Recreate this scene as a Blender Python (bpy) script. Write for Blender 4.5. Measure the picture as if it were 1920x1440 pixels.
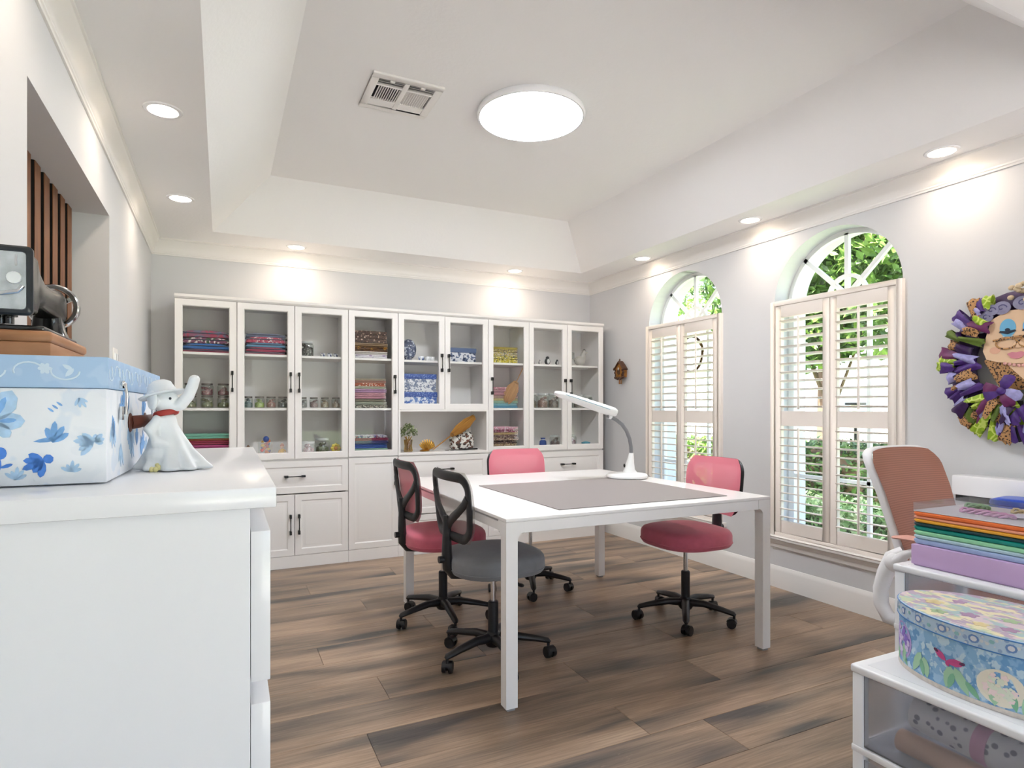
import bpy, bmesh, math, random
from mathutils import Vector, Matrix
random.seed(7)
S = bpy.context.scene
for o in list(bpy.data.objects): bpy.data.objects.remove(o, do_unlink=True)
COL = S.collection
R = math.radians; PI = math.pi
sin, cos = math.sin, math.cos

# ------------------------------------------------------------------ camera, sky, sun, exposure
cam_d = bpy.data.cameras.new('camera'); cam = bpy.data.objects.new('camera', cam_d); COL.objects.link(cam)
cam.location = (0, 0, 1.19); cam.rotation_euler = (R(90), 0, R(-25.59))
cam_d.sensor_fit = 'HORIZONTAL'; cam_d.sensor_width = 36; cam_d.lens = 36*1135.4/1920
cam_d.shift_y = (765.6-720)/1920; cam_d.clip_start = .02; cam_d.clip_end = 300
S.camera = cam
W = bpy.data.worlds.new('sky'); S.world = W; W.use_nodes = True
nt = W.node_tree; nt.nodes.clear()
wo = nt.nodes.new('ShaderNodeOutputWorld'); bgn = nt.nodes.new('ShaderNodeBackground'); sk = nt.nodes.new('ShaderNodeTexSky')
sk.sky_type = 'NISHITA'; sk.sun_disc = False; sk.sun_elevation = R(58); sk.sun_rotation = R(-90); sk.air_density = 1; sk.dust_density = 3.5; sk.ozone_density = 1
bgn.inputs['Strength'].default_value = .42
nt.links.new(sk.outputs[0], bgn.inputs[0]); nt.links.new(bgn.outputs[0], wo.inputs[0])
sun_d = bpy.data.lights.new('sun_offscreen', 'SUN'); sun_d.energy = 13.0; sun_d.angle = R(.6); sun_d.color = (1, .985, .96)
sun = bpy.data.objects.new('sun_offscreen', sun_d); COL.objects.link(sun); sun.location = (-8, 0, 12)
sun.rotation_euler = Vector((cos(R(58)), 0.12, -sin(R(58)))).to_track_quat('-Z', 'Y').to_euler()
S.view_settings.view_transform = 'Standard'; S.view_settings.look = 'None'
S.view_settings.gamma = 1; S.view_settings.use_curve_mapping = False
S.view_settings.exposure = 1.55
DISC_L, DOWN_W = 20.0, .46          # ceiling panel radiance, watts of one downlight
try: S.cycles.transparent_max_bounces = 20
except Exception: pass

# ------------------------------------------------------------------ colours and materials
def lin(c):
    c = c/255.0
    return c/12.92 if c <= .04045 else ((c+.055)/1.055)**2.4
def rgb(h):
    if isinstance(h, str):
        h = h.lstrip('#'); h = tuple(int(h[i:i+2], 16) for i in (0, 2, 4))
    return (lin(h[0]), lin(h[1]), lin(h[2]), 1)
MATS = {}
def base_mat(name):
    m = bpy.data.materials.new(name); m.use_nodes = True
    n = m.node_tree.nodes; b = n['Principled BSDF']
    MATS[name] = m
    return m, n, m.node_tree.links, b
def P(name, col, rough=.5, metal=0, var=0, vscale=8, bump=0, bscale=60, spec=.5, emit=None, estr=0, coat=0, sheen=0):
    if name in MATS: return MATS[name]
    m, n, l, b = base_mat(name)
    b.inputs['Base Color'].default_value = rgb(col); b.inputs['Roughness'].default_value = rough
    b.inputs['Metallic'].default_value = metal; b.inputs['Specular IOR Level'].default_value = spec
    b.inputs['Coat Weight'].default_value = coat; b.inputs['Sheen Weight'].default_value = sheen
    if emit: b.inputs['Emission Color'].default_value = rgb(emit); b.inputs['Emission Strength'].default_value = estr
    tc = n.new('ShaderNodeTexCoord')
    if var:
        t = n.new('ShaderNodeTexNoise'); t.inputs['Scale'].default_value = vscale; t.inputs['Detail'].default_value = 4
        l.new(tc.outputs['Object'], t.inputs['Vector'])
        h = n.new('ShaderNodeHueSaturation'); h.inputs['Color'].default_value = rgb(col)
        mr = n.new('ShaderNodeMapRange'); mr.inputs['From Min'].default_value = .25; mr.inputs['From Max'].default_value = .75
        mr.inputs['To Min'].default_value = 1-var; mr.inputs['To Max'].default_value = 1+var
        l.new(t.outputs['Fac'], mr.inputs['Value']); l.new(mr.outputs[0], h.inputs['Value']); l.new(h.outputs[0], b.inputs['Base Color'])
    if bump:
        t = n.new('ShaderNodeTexNoise'); t.inputs['Scale'].default_value = bscale; t.inputs['Detail'].default_value = 3
        l.new(tc.outputs['Object'], t.inputs['Vector'])
        bp = n.new('ShaderNodeBump'); bp.inputs['Strength'].default_value = bump; bp.inputs['Distance'].default_value = .004
        l.new(t.outputs['Fac'], bp.inputs['Height']); l.new(bp.outputs[0], b.inputs['Normal'])
    return m
def glassy(name, tint=(1, 1, 1), gloss=.07, rough=.02):
    if name in MATS: return MATS[name]
    m, n, l, b = base_mat(name); n.remove(b)
    o = n['Material Output']; t = n.new('ShaderNodeBsdfTransparent'); g = n.new('ShaderNodeBsdfGlossy'); x = n.new('ShaderNodeMixShader')
    t.inputs[0].default_value = (*tint, 1); g.inputs['Roughness'].default_value = rough; x.inputs[0].default_value = gloss
    l.new(t.outputs[0], x.inputs[1]); l.new(g.outputs[0], x.inputs[2]); l.new(x.outputs[0], o.inputs[0])
    return m
def meshcloth(name, col, trans, stripes=0, axis=2):
    """open weave: a share of the light passes between the threads"""
    m, n, l, b = base_mat(name)
    b.inputs['Base Color'].default_value = rgb(col); b.inputs['Roughness'].default_value = .8
    o = n['Material Output']; t = n.new('ShaderNodeBsdfTransparent'); x = n.new('ShaderNodeMixShader'); x.inputs[0].default_value = trans
    if stripes:
        tc = n.new('ShaderNodeTexCoord'); w = n.new('ShaderNodeTexWave'); w.bands_direction = 'XYZ'[axis]; w.inputs['Scale'].default_value = stripes
        w.inputs['Distortion'].default_value = .6; w.inputs['Detail'].default_value = 1
        l.new(tc.outputs['Object'], w.inputs['Vector'])
        mx = n.new('ShaderNodeMix'); mx.data_type = 'RGBA'; c = rgb(col)
        mx.inputs['A'].default_value = tuple(v*.84 for v in c[:3])+(1,); mx.inputs['B'].default_value = tuple(min(1, v*1.15) for v in c[:3])+(1,)
        l.new(w.outputs['Fac'], mx.inputs['Factor']); l.new(mx.outputs['Result'], b.inputs['Base Color'])
    l.new(b.outputs[0], x.inputs[1]); l.new(t.outputs[0], x.inputs[2]); l.new(x.outputs[0], o.inputs[0])
    return m
def frosted(name, col):
    m, n, l, b = base_mat(name)
    b.inputs['Base Color'].default_value = rgb(col); b.inputs['Roughness'].default_value = .24
    b.inputs['Transmission Weight'].default_value = .86; b.inputs['IOR'].default_value = 1.12
    return m
def pattern(name, cols, scale=30, kind='blot', rough=.85, stretch=(1, 1, 1), seed=0):
    """printed cloth or paper; cols = ground colour and printed colours"""
    if name in MATS: return MATS[name]
    m, n, l, b = base_mat(name); b.inputs['Roughness'].default_value = rough
    tc = n.new('ShaderNodeTexCoord'); mp = n.new('ShaderNodeMapping'); mp.inputs['Scale'].default_value = stretch; mp.inputs['Location'].default_value = (seed, seed*.7, seed*.3)
    l.new(tc.outputs['Object'], mp.inputs['Vector'])
    prev = None
    for i, c in enumerate(cols[1:]):
        if kind == 'blot':
            t = n.new('ShaderNodeTexNoise'); t.inputs['Scale'].default_value = scale*(1+.35*i); t.inputs['Detail'].default_value = 2.5; out = t.outputs['Fac']; lo, hi = .54, .58
            ad = n.new('ShaderNodeVectorMath'); ad.inputs[1].default_value = (3.1*i, 7.7*i, 1.3*i); l.new(mp.outputs[0], ad.inputs[0]); l.new(ad.outputs[0], t.inputs['Vector'])
        elif kind == 'cell':
            t = n.new('ShaderNodeTexVoronoi'); t.inputs['Scale'].default_value = scale*(1+.4*i); t.feature = 'F1'; out = t.outputs['Distance']; lo, hi = .36, .28
            ad = n.new('ShaderNodeVectorMath'); ad.inputs[1].default_value = (3.1*i, 7.7*i, 1.3*i); l.new(mp.outputs[0], ad.inputs[0]); l.new(ad.outputs[0], t.inputs['Vector'])
        elif kind == 'ring':
            t = n.new('ShaderNodeTexVoronoi'); t.inputs['Scale'].default_value = scale; t.feature = 'DISTANCE_TO_EDGE'; out = t.outputs['Distance']; lo, hi = .10, .06
            l.new(mp.outputs[0], t.inputs['Vector'])
        elif kind == 'check':
            t = n.new('ShaderNodeTexChecker'); t.inputs['Scale'].default_value = scale; out = t.outputs['Fac']; lo, hi = .4, .6
            l.new(mp.outputs[0], t.inputs['Vector'])
        else:
            t = n.new('ShaderNodeTexWave'); t.inputs['Scale'].default_value = scale; t.inputs['Distortion'].default_value = 1; out = t.outputs['Fac']; lo, hi = .55, .65
            l.new(mp.outputs[0], t.inputs['Vector'])
        mr = n.new('ShaderNodeMapRange'); mr.inputs['From Min'].default_value = lo; mr.inputs['From Max'].default_value = hi; l.new(out, mr.inputs['Value'])
        mx = n.new('ShaderNodeMix'); mx.data_type = 'RGBA'; l.new(mr.outputs[0], mx.inputs['Factor'])
        if prev is None: mx.inputs['A'].default_value = rgb(cols[0])
        else: l.new(prev, mx.inputs['A'])
        mx.inputs['B'].default_value = rgb(c); prev = mx.outputs['Result']
    l.new(prev, b.inputs['Base Color'])
    return m
def plank_mat():
    m, n, l, b = base_mat('floor_wood'); b.inputs['Roughness'].default_value = .38
    tc = n.new('ShaderNodeTexCoord'); oi = n.new('ShaderNodeObjectInfo')
    mul = n.new('ShaderNodeMath'); mul.operation = 'MULTIPLY'; mul.inputs[1].default_value = 57; l.new(oi.outputs['Random'], mul.inputs[0])
    cmb = n.new('ShaderNodeCombineXYZ'); l.new(mul.outputs[0], cmb.inputs[0]); l.new(mul.outputs[0], cmb.inputs[1])
    def noise(sc, stretch, det, dist=0):
        mp = n.new('ShaderNodeMapping'); mp.inputs['Scale'].default_value = stretch
        ad = n.new('ShaderNodeVectorMath'); l.new(tc.outputs['Object'], mp.inputs['Vector']); l.new(mp.outputs[0], ad.inputs[0]); l.new(cmb.outputs[0], ad.inputs[1])
        t = n.new('ShaderNodeTexNoise'); t.inputs['Scale'].default_value = sc; t.inputs['Detail'].default_value = det; t.inputs['Distortion'].default_value = dist
        l.new(ad.outputs[0], t.inputs['Vector']); return t.outputs['Fac']
    band = noise(1, (.9, 6.5, 1), 2, .3)
    cr = n.new('ShaderNodeValToRGB'); e = cr.color_ramp.elements
    e[0].position = .33; e[0].color = rgb('#57524e'); e[1].position = .72; e[1].color = rgb('#b79f88')
    x = e.new(.45); x.color = rgb('#8f7c6b'); x = e.new(.56); x.color = rgb('#a68d77')
    l.new(band, cr.inputs['Fac'])
    grain = noise(1, (5, 130, 1), 5, .5)
    mr = n.new('ShaderNodeMapRange'); mr.inputs['From Min'].default_value = .3; mr.inputs['From Max'].default_value = .7; mr.inputs['To Min'].default_value = .72; mr.inputs['To Max'].default_value = 1.2; l.new(grain, mr.inputs['Value'])
    fl = noise(1, (16, 70, 1), 3, 1.5)
    m2 = n.new('ShaderNodeMapRange'); m2.inputs['From Min'].default_value = .66; m2.inputs['From Max'].default_value = .74; m2.inputs['To Min'].default_value = 0; m2.inputs['To Max'].default_value = .22; l.new(fl, m2.inputs['Value'])
    rv = n.new('ShaderNodeMapRange'); rv.inputs['To Min'].default_value = .82; rv.inputs['To Max'].default_value = 1.12; l.new(oi.outputs['Random'], rv.inputs['Value'])
    vm = n.new('ShaderNodeMath'); vm.operation = 'MULTIPLY'; l.new(mr.outputs[0], vm.inputs[0]); l.new(rv.outputs[0], vm.inputs[1])
    hs = n.new('ShaderNodeHueSaturation'); l.new(cr.outputs[0], hs.inputs['Color']); l.new(vm.outputs[0], hs.inputs['Value'])
    mx = n.new('ShaderNodeMix'); mx.data_type = 'RGBA'; l.new(m2.outputs[0], mx.inputs['Factor']); l.new(hs.outputs[0], mx.inputs['A']); mx.inputs['B'].default_value = rgb('#c9b8a4')
    l.new(mx.outputs['Result'], b.inputs['Base Color'])
    bp = n.new('ShaderNodeBump'); bp.inputs['Strength'].default_value = .12; bp.inputs['Distance'].default_value = .002; l.new(grain, bp.inputs['Height']); l.new(bp.outputs[0], b.inputs['Normal'])
    return m
def wood(name, c1, c2, stretch, rough=.45):
    m, n, l, b = base_mat(name); b.inputs['Roughness'].default_value = rough
    tc = n.new('ShaderNodeTexCoord'); mp = n.new('ShaderNodeMapping'); mp.inputs['Scale'].default_value = stretch; l.new(tc.outputs['Object'], mp.inputs['Vector'])
    t = n.new('ShaderNodeTexNoise'); t.inputs['Scale'].default_value = 1; t.inputs['Detail'].default_value = 5; t.inputs['Distortion'].default_value = .6; l.new(mp.outputs[0], t.inputs['Vector'])
    cr = n.new('ShaderNodeValToRGB'); cr.color_ramp.elements[0].position = .3; cr.color_ramp.elements[1].position = .7
    cr.color_ramp.elements[0].color = rgb(c1); cr.color_ramp.elements[1].color = rgb(c2); l.new(t.outputs['Fac'], cr.inputs['Fac']); l.new(cr.outputs[0], b.inputs['Base Color'])
    return m

M_wall = P('wall_paint', '#d9d9da', .75, bump=.06, bscale=90)
M_ceil = P('ceiling_paint', '#f6f5f4', .85, bump=.22, bscale=55)
M_trim = P('trim_white', '#f1eeea', .4)
M_shut = P('shutter_white', '#f5ece3', .45)
M_winw = P('window_white', '#f4f4f4', .4)
M_cab = P('cabinet_white', '#f3f0ed', .42)
M_cabin = P('cabinet_inside', '#f3f0ed', .6)
M_black = P('black_metal', '#141414', .35, metal=.3)
M_bplast = P('black_plastic', '#15161a', .42)
M_gloss = P('white_laminate', '#f6f6f8', .2, spec=.5)
M_wplast = P('white_plastic', '#eff0f4', .35)
M_chrome = P('chrome', '#d5d6d8', .12, metal=1)
M_steel = P('grey_metal', '#8b8c90', .35, metal=.7)
M_pane = glassy('clear_pane', (.98, .985, .985), .015)
M_jar = glassy('jar_glass', (.86, .89, .87), .13, .05)
M_plank = plank_mat()

# ------------------------------------------------------------------ mesh builder
class MB:
    def __init__(s): s.v = []; s.f = []
    def add(s, vs, fs):
        k = len(s.v); s.v += [tuple(v) for v in vs]; s.f += [tuple(i+k for i in f) for f in fs]; return s
    def box(s, x0, x1, y0, y1, z0, z1):
        return s.add([(x0,y0,z0),(x1,y0,z0),(x1,y1,z0),(x0,y1,z0),(x0,y0,z1),(x1,y0,z1),(x1,y1,z1),(x0,y1,z1)],
                     [(0,3,2,1),(4,5,6,7),(0,1,5,4),(1,2,6,5),(2,3,7,6),(3,0,4,7)])
    def hexa(s, b, t):           # four bottom, four top points, counter-clockwise
        return s.add(list(b)+list(t), [(0,3,2,1),(4,5,6,7),(0,1,5,4),(1,2,6,5),(2,3,7,6),(3,0,4,7)])
    def loft(s, rings, caps=True, closed=True):
        n = len(rings[0]); vs = [p for r in rings for p in r]; fs = []
        for i in range(len(rings)-1):
            for j in range(n if closed else n-1):
                a = i*n+j; b = i*n+(j+1) % n; fs.append((a, b, b+n, a+n))
        if caps: fs.append(tuple(reversed(range(n)))); fs.append(tuple(range((len(rings)-1)*n, len(rings)*n)))
        return s.add(vs, fs)
    def cyl(s, p0, p1, r0, r1=None, n=16, caps=True):
        r1 = r0 if r1 is None else r1; p0 = Vector(p0); p1 = Vector(p1); q = (p1-p0).to_track_quat('Z', 'Y')
        rr = [[p+q @ Vector((r*cos(2*PI*k/n), r*sin(2*PI*k/n), 0)) for k in range(n)] for p, r in ((p0, r0), (p1, r1))]
        return s.loft(rr, caps)
    def lathe(s, prof, c=(0, 0, 0), n=24, sx=1, sy=1, caps=True):
        return s.loft([[(c[0]+r*sx*cos(2*PI*k/n), c[1]+r*sy*sin(2*PI*k/n), c[2]+z) for k in range(n)] for r, z in prof], caps)
    def ell(s, c, r, n=14, m=8, rot=None):
        vs = []; fs = []; rot = rot or Matrix.Identity(3); c = Vector(c)
        for i in range(m+1):
            th = PI*i/m
            for k in range(n):
                vs.append(c+rot @ Vector((r[0]*sin(th)*cos(2*PI*k/n), r[1]*sin(th)*sin(2*PI*k/n), -r[2]*cos(th))))
        for i in range(m):
            for k in range(n):
                a = i*n+k; b = i*n+(k+1) % n; fs.append((a, b, b+n, a+n))
        return s.add(vs, fs)
    def sweep(s, path, hw, ht, up=(0, 0, 1), n=8, closed=False, caps=True, square=False):
        """section hw across (side) and ht along `up`; hw/ht may be lists"""
        P_ = [Vector(p) for p in path]; N = len(P_); rings = []
        for i, p in enumerate(P_):
            a = P_[(i-1) % N] if (closed or i > 0) else p; b = P_[(i+1) % N] if (closed or i < N-1) else p
            T = (b-a).normalized(); U = Vector(up); U = (U-T*U.dot(T))
            if U.length < 1e-4: U = Vector((1, 0, 0))-T*T.x
            U.normalize(); B = T.cross(U)
            w = hw[i] if isinstance(hw, (list, tuple)) else hw; h = ht[i] if isinstance(ht, (list, tuple)) else ht
            if square: rings.append([p+B*w*x+U*h*y for x, y in ((-1,-1),(1,-1),(1,1),(-1,1))])
            else: rings.append([p+B*w*cos(2*PI*k/n)+U*h*sin(2*PI*k/n) for k in range(n)])
        if closed: rings.append(rings[0])
        return s.loft(rings, caps and not closed)
    def prism(s, poly, d0, d1, axis='y'):
        def mk(a, b, d): return {'y': (a, d, b), 'x': (d, a, b), 'z': (a, b, d)}[axis]
        n = len(poly); return s.loft([[mk(a, b, d0) for a, b in poly], [mk(a, b, d1) for a, b in poly]])
    def tf(s, mat):
        s.v = [tuple(mat @ Vector(v)) for v in s.v]; return s
    def mesh(s, name, bevel=0, seg=2, smooth=40, weld=True):
        me = bpy.data.meshes.new(name); me.from_pydata(s.v, [], s.f)
        bm = bmesh.new(); bm.from_mesh(me)
        if weld: bmesh.ops.remove_doubles(bm, verts=bm.verts, dist=1e-6)
        bmesh.ops.recalc_face_normals(bm, faces=bm.faces)
        if bevel:
            es = [e for e in bm.edges if len(e.link_faces) == 2 and e.calc_face_angle(0) > .6]
            bmesh.ops.bevel(bm, geom=es, offset=bevel, segments=seg, profile=.5, affect='EDGES', clamp_overlap=True)
        bm.to_mesh(me); bm.free()
        if smooth:
            me.shade_smooth(); me.set_sharp_from_angle(angle=R(smooth))
        return me
    def build(s, name, mat, parent=None, loc=None, bevel=0, seg=2, smooth=40, rot=None):
        o = bpy.data.objects.new(name, s.mesh(name, bevel, seg, smooth)); COL.objects.link(o); o.data.materials.append(mat)
        if parent: o.parent = parent
        if loc: o.location = loc
        if rot: o.rotation_euler = rot
        return o
def thing(name, label, cat, loc=(0, 0, 0), rz=0, group=None, rot=None):
    o = bpy.data.objects.new(name, None); COL.objects.link(o); o.empty_display_size = .05
    o.location = loc; o.rotation_euler = rot or (0, 0, rz)
    return tag(o, label, cat, group)
def tag(o, label, cat, group=None):
    o['label'] = label; o['category'] = cat
    if group: o['group'] = group
    return o
def struct(o): o['kind'] = 'structure'; return o
def stuff(o): o['kind'] = 'stuff'; return o
def copy_tree(o, parent=None):
    c = o.copy(); COL.objects.link(c); c.parent = parent
    for ch in list(o.children): copy_tree(ch, c)
    return c
def place(o, loc, rz=0, label=None, group=None, cat=None):
    o.location = loc; o.rotation_euler = (0, 0, rz)
    if label: o['label'] = label
    if group: o['group'] = group
    return o
def remesh(m, name, mat, parent, vox=.0028):
    o = m.build(name, mat, parent); md = o.modifiers.new('r', 'REMESH'); md.mode = 'VOXEL'; md.voxel_size = vox; md.use_smooth_shade = True
    s_ = o.modifiers.new('s', 'SMOOTH'); s_.iterations = 6; s_.factor = .6; return o
def rrect(w, h, r, n=5):
    pts = []
    for cx, cy, a0 in ((w-r, h-r, 0), (-w+r, h-r, 90), (-w+r, -h+r, 180), (w-r, -h+r, 270)):
        for k in range(n+1): a = R(a0+90*k/n); pts.append((cx+r*cos(a), cy+r*sin(a)))
    return pts

# ------------------------------------------------------------------ room shell
XL, XR, YB, YF, ZS, ZT = -.47, 3.34, 5.16, -2.6, 2.44, 2.79
TX0, TX1, TY0, TY1, INS = -.06, 3.0, 1.05, 4.78, .33
WIN = (2.476, 3.80)            # window centres along the right wall
WHW, WZ0, WSP, WRISE = .425, .35, 1.885, .405
XO = XR+.30                    # outer face of the window wall

sub = struct(MB().box(XL-.16, XR, YF, YB, -.06, -.009).build('floor', P('underlay', '#2b2622', .9), smooth=0))
pw, plen = .2265, 1.5
mesh_cache = {}
row0 = 1.775-pw*20
for r in range(41):
    y0 = row0+pw*r; y1 = y0+pw
    if y1 <= YF or y0 >= YB: continue
    y0c, y1c = max(y0, YF), min(y1, YB)
    off = {20: 1.41, 21: 1.977, 22: 1.44, 19: 1.66, 23: .62, 24: 1.15, 18: .9}.get(r, (r*.617) % plen)
    x = off-plen*4
    while x < XR:
        a, b = max(x, XL), min(x+plen, XR)
        if b-a > .02:
            key = (round(b-a, 3), round(y1c-y0c, 3))
            if key not in mesh_cache:
                w2, h2 = (b-a)/2-.0006, (y1c-y0c)/2-.0006
                mesh_cache[key] = MB().box(-w2, w2, -h2, h2, -.009, 0).mesh('plank', bevel=.0012, seg=1, smooth=0)
                mesh_cache[key].materials.append(M_plank)
            o = bpy.data.objects.new('plank', mesh_cache[key]); COL.objects.link(o); o.parent = sub
            o.location = ((a+b)/2, (y0c+y1c)/2, 0)
        x += plen

# back wall, front wall with an unseen opening added to let daylight in, left wall with a niche
struct(MB().box(XL-.16, XO, YB, YB+.15, -.06, 3.0).build('wall_back', M_wall, smooth=0))
fw = MB(); DX0, DX1, DZ = .5, 3.0, 2.1
fw.box(XL-.16, DX0, YF-.15, YF, -.06, 3.0); fw.box(DX1, XO, YF-.15, YF, -.06, 3.0); fw.box(DX0, DX1, YF-.15, YF, DZ, 3.0)
struct(fw.build('wall_front', M_wall, smooth=0))
NY0, NY1, NZ0, NZ1, ND = 2.02, 3.33, .95, 2.08, .15
lw = MB()
lw.box(XL-.2, XL, YF, NY0, -.06, 3.0); lw.box(XL-.2, XL, NY1, YB, -.06, 3.0)
lw.box(XL-.2, XL, NY0, NY1, -.06, NZ0); lw.box(XL-.2, XL, NY0, NY1, NZ1, 3.0); lw.box(XL-.2, XL-ND-.012, NY0, NY1, NZ0, NZ1)
wl = struct(lw.build('wall_left', M_wall, smooth=0))
# right wall with two arched openings
rw = MB()
def wall_quad(y0, y1, z0a, z0b, z1):
    rw.hexa([(XR, y0, z0a), (XO, y0, z0a), (XO, y1, z0b), (XR, y1, z0b)], [(XR, y0, z1), (XO, y0, z1), (XO, y1, z1), (XR, y1, z1)])
edges = [YF]
for c in WIN: edges += [c-WHW, c+WHW]
edges.append(YB)
for i in range(0, 6, 2): wall_quad(edges[i], edges[i+1], -.06, -.06, 3.0)
for c in WIN:
    wall_quad(c-WHW, c+WHW, -.06, -.06, WZ0)
    N = 28
    for k in range(N):
        a0, a1 = PI-PI*k/N, PI-PI*(k+1)/N
        wall_quad(c+WHW*cos(a0), c+WHW*cos(a1), WSP+WRISE*sin(a0), WSP+WRISE*sin(a1), 3.0)
struct(rw.build('wall_right', M_wall, smooth=30))
# tray ceiling
ce = MB()
ux0, ux1, uy0, uy1 = TX0+.36, TX1-INS, TY0+INS, TY1-.31
ox = [(XL-.16, YF-.1), (XO, YF-.1), (XO, YB+.1), (XL-.16, YB+.1)]; lo = [(TX0, TY0), (TX1, TY0), (TX1, TY1), (TX0, TY1)]; up = [(ux0, uy0), (ux1, uy0), (ux1, uy1), (ux0, uy1)]
vs = [(x, y, ZS) for x, y in ox]+[(x, y, ZS) for x, y in lo]+[(x, y, ZT) for x, y in up]
fs = []
for i in range(4): j = (i+1) % 4; fs += [(i, j, 4+j, 4+i), (4+i, 4+j, 8+j, 8+i)]
VX0, VX1, VY0, VY1 = .685, .965, 2.90, 3.18      # duct opening for the vent
vs += [(x, y, 3.0) for x, y in ox]; fs.append((12, 13, 14, 15))
vs += [(VX0, VY0, ZT), (VX1, VY0, ZT), (VX1, VY1, ZT), (VX0, VY1, ZT)]
for i in range(4): j = (i+1) % 4; fs.append((8+i, 8+j, 16+j, 16+i))
for i in range(4): j = (i+1) % 4; fs.append((i, j, 12+j, 12+i))
struct(ce.add(vs, fs).build('ceiling', M_ceil, smooth=0))
# crown moulding, one run per wall; profile = (out from wall, height)
prof = [(0, 2.325), (.008, 2.325), (.010, 2.333), (.014, 2.337), (.014, 2.345), (.018, 2.35), (.022, 2.365), (.034, 2.395), (.05, 2.415), (.055, 2.425), (.062, 2.428), (.062, ZS), (0, ZS)]
def run(name, pts, pr, mat, no):
    """pts: ends of the wall foot line; no: inward normal; mitred at 45 degrees when the pts say so"""
    m = MB(); rings = []
    for (x, y, ex, ey) in pts: rings.append([(x+(no[0]+ex)*d, y+(no[1]+ey)*d, z) for d, z in pr])
    m.loft(rings); return struct(m.build(name, mat, smooth=25))
run('trim_1', [(XL, YF, 0, 0), (XL, YB, 0, -1)], prof, M_trim, (1, 0))
run('trim_2', [(XL, YB, 1, 0), (XR, YB, -1, 0)], prof, M_trim, (0, -1))
run('trim_3', [(XR, YB, 0, -1), (XR, YF, 0, 0)], prof, M_trim, (-1, 0))
bprof = [(0, 0), (.016, 0), (.016, .112), (.012, .126), (.004, .14), (0, .142)]
run('baseboard_right', [(XR, YB, 0, -1), (XR, YF, 0, 0)], bprof, M_trim, (-1, 0))
run('baseboard_back', [(XL, YB, 1, 0), (XR, YB, -1, 0)], bprof, M_trim, (0, -1))
run('baseboard_left', [(XL, YF, 0, 0), (XL, YB, 0, -1)], bprof, M_trim, (1, 0))
# wooden slats at the back of the niche
M_slat = wood('slat_wood', '#6a4026', '#8a5a34', (30, 30, 2.5), .55)
M_slatblack = P('slat_black', '#17110e', .95)  # slat sides and backing coloured near black so the gaps read dark
nb = MB().box(XL-ND-.012, XL-ND, NY0, NY1, NZ0, NZ1).build('niche_backing', P('slat_black', '#17110e', .95), wl, smooth=0)
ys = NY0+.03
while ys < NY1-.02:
    sl = MB().box(XL-ND, XL-ND+.014, ys, min(ys+.076, NY1-.004), NZ0+.001, NZ1-.001).build('slat', M_slatblack, wl)
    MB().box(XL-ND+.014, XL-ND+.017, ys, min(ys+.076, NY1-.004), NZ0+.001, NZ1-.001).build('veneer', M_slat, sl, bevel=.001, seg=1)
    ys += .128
# switch plate beside the niche
t = thing('light_switch', 'white double rocker switch plate on the wall beside the slatted niche', 'switch', (XL, 3.47, 1.42), R(90))
MB().box(-.058, .058, -.007, 0, -.06, .06).build('plate', M_trim, t, bevel=.002)
for x in (-.025, .025): MB().box(x-.017, x+.017, -.012, -.005, -.034, .034).build('rocker', M_gloss, t, bevel=.002)

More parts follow.
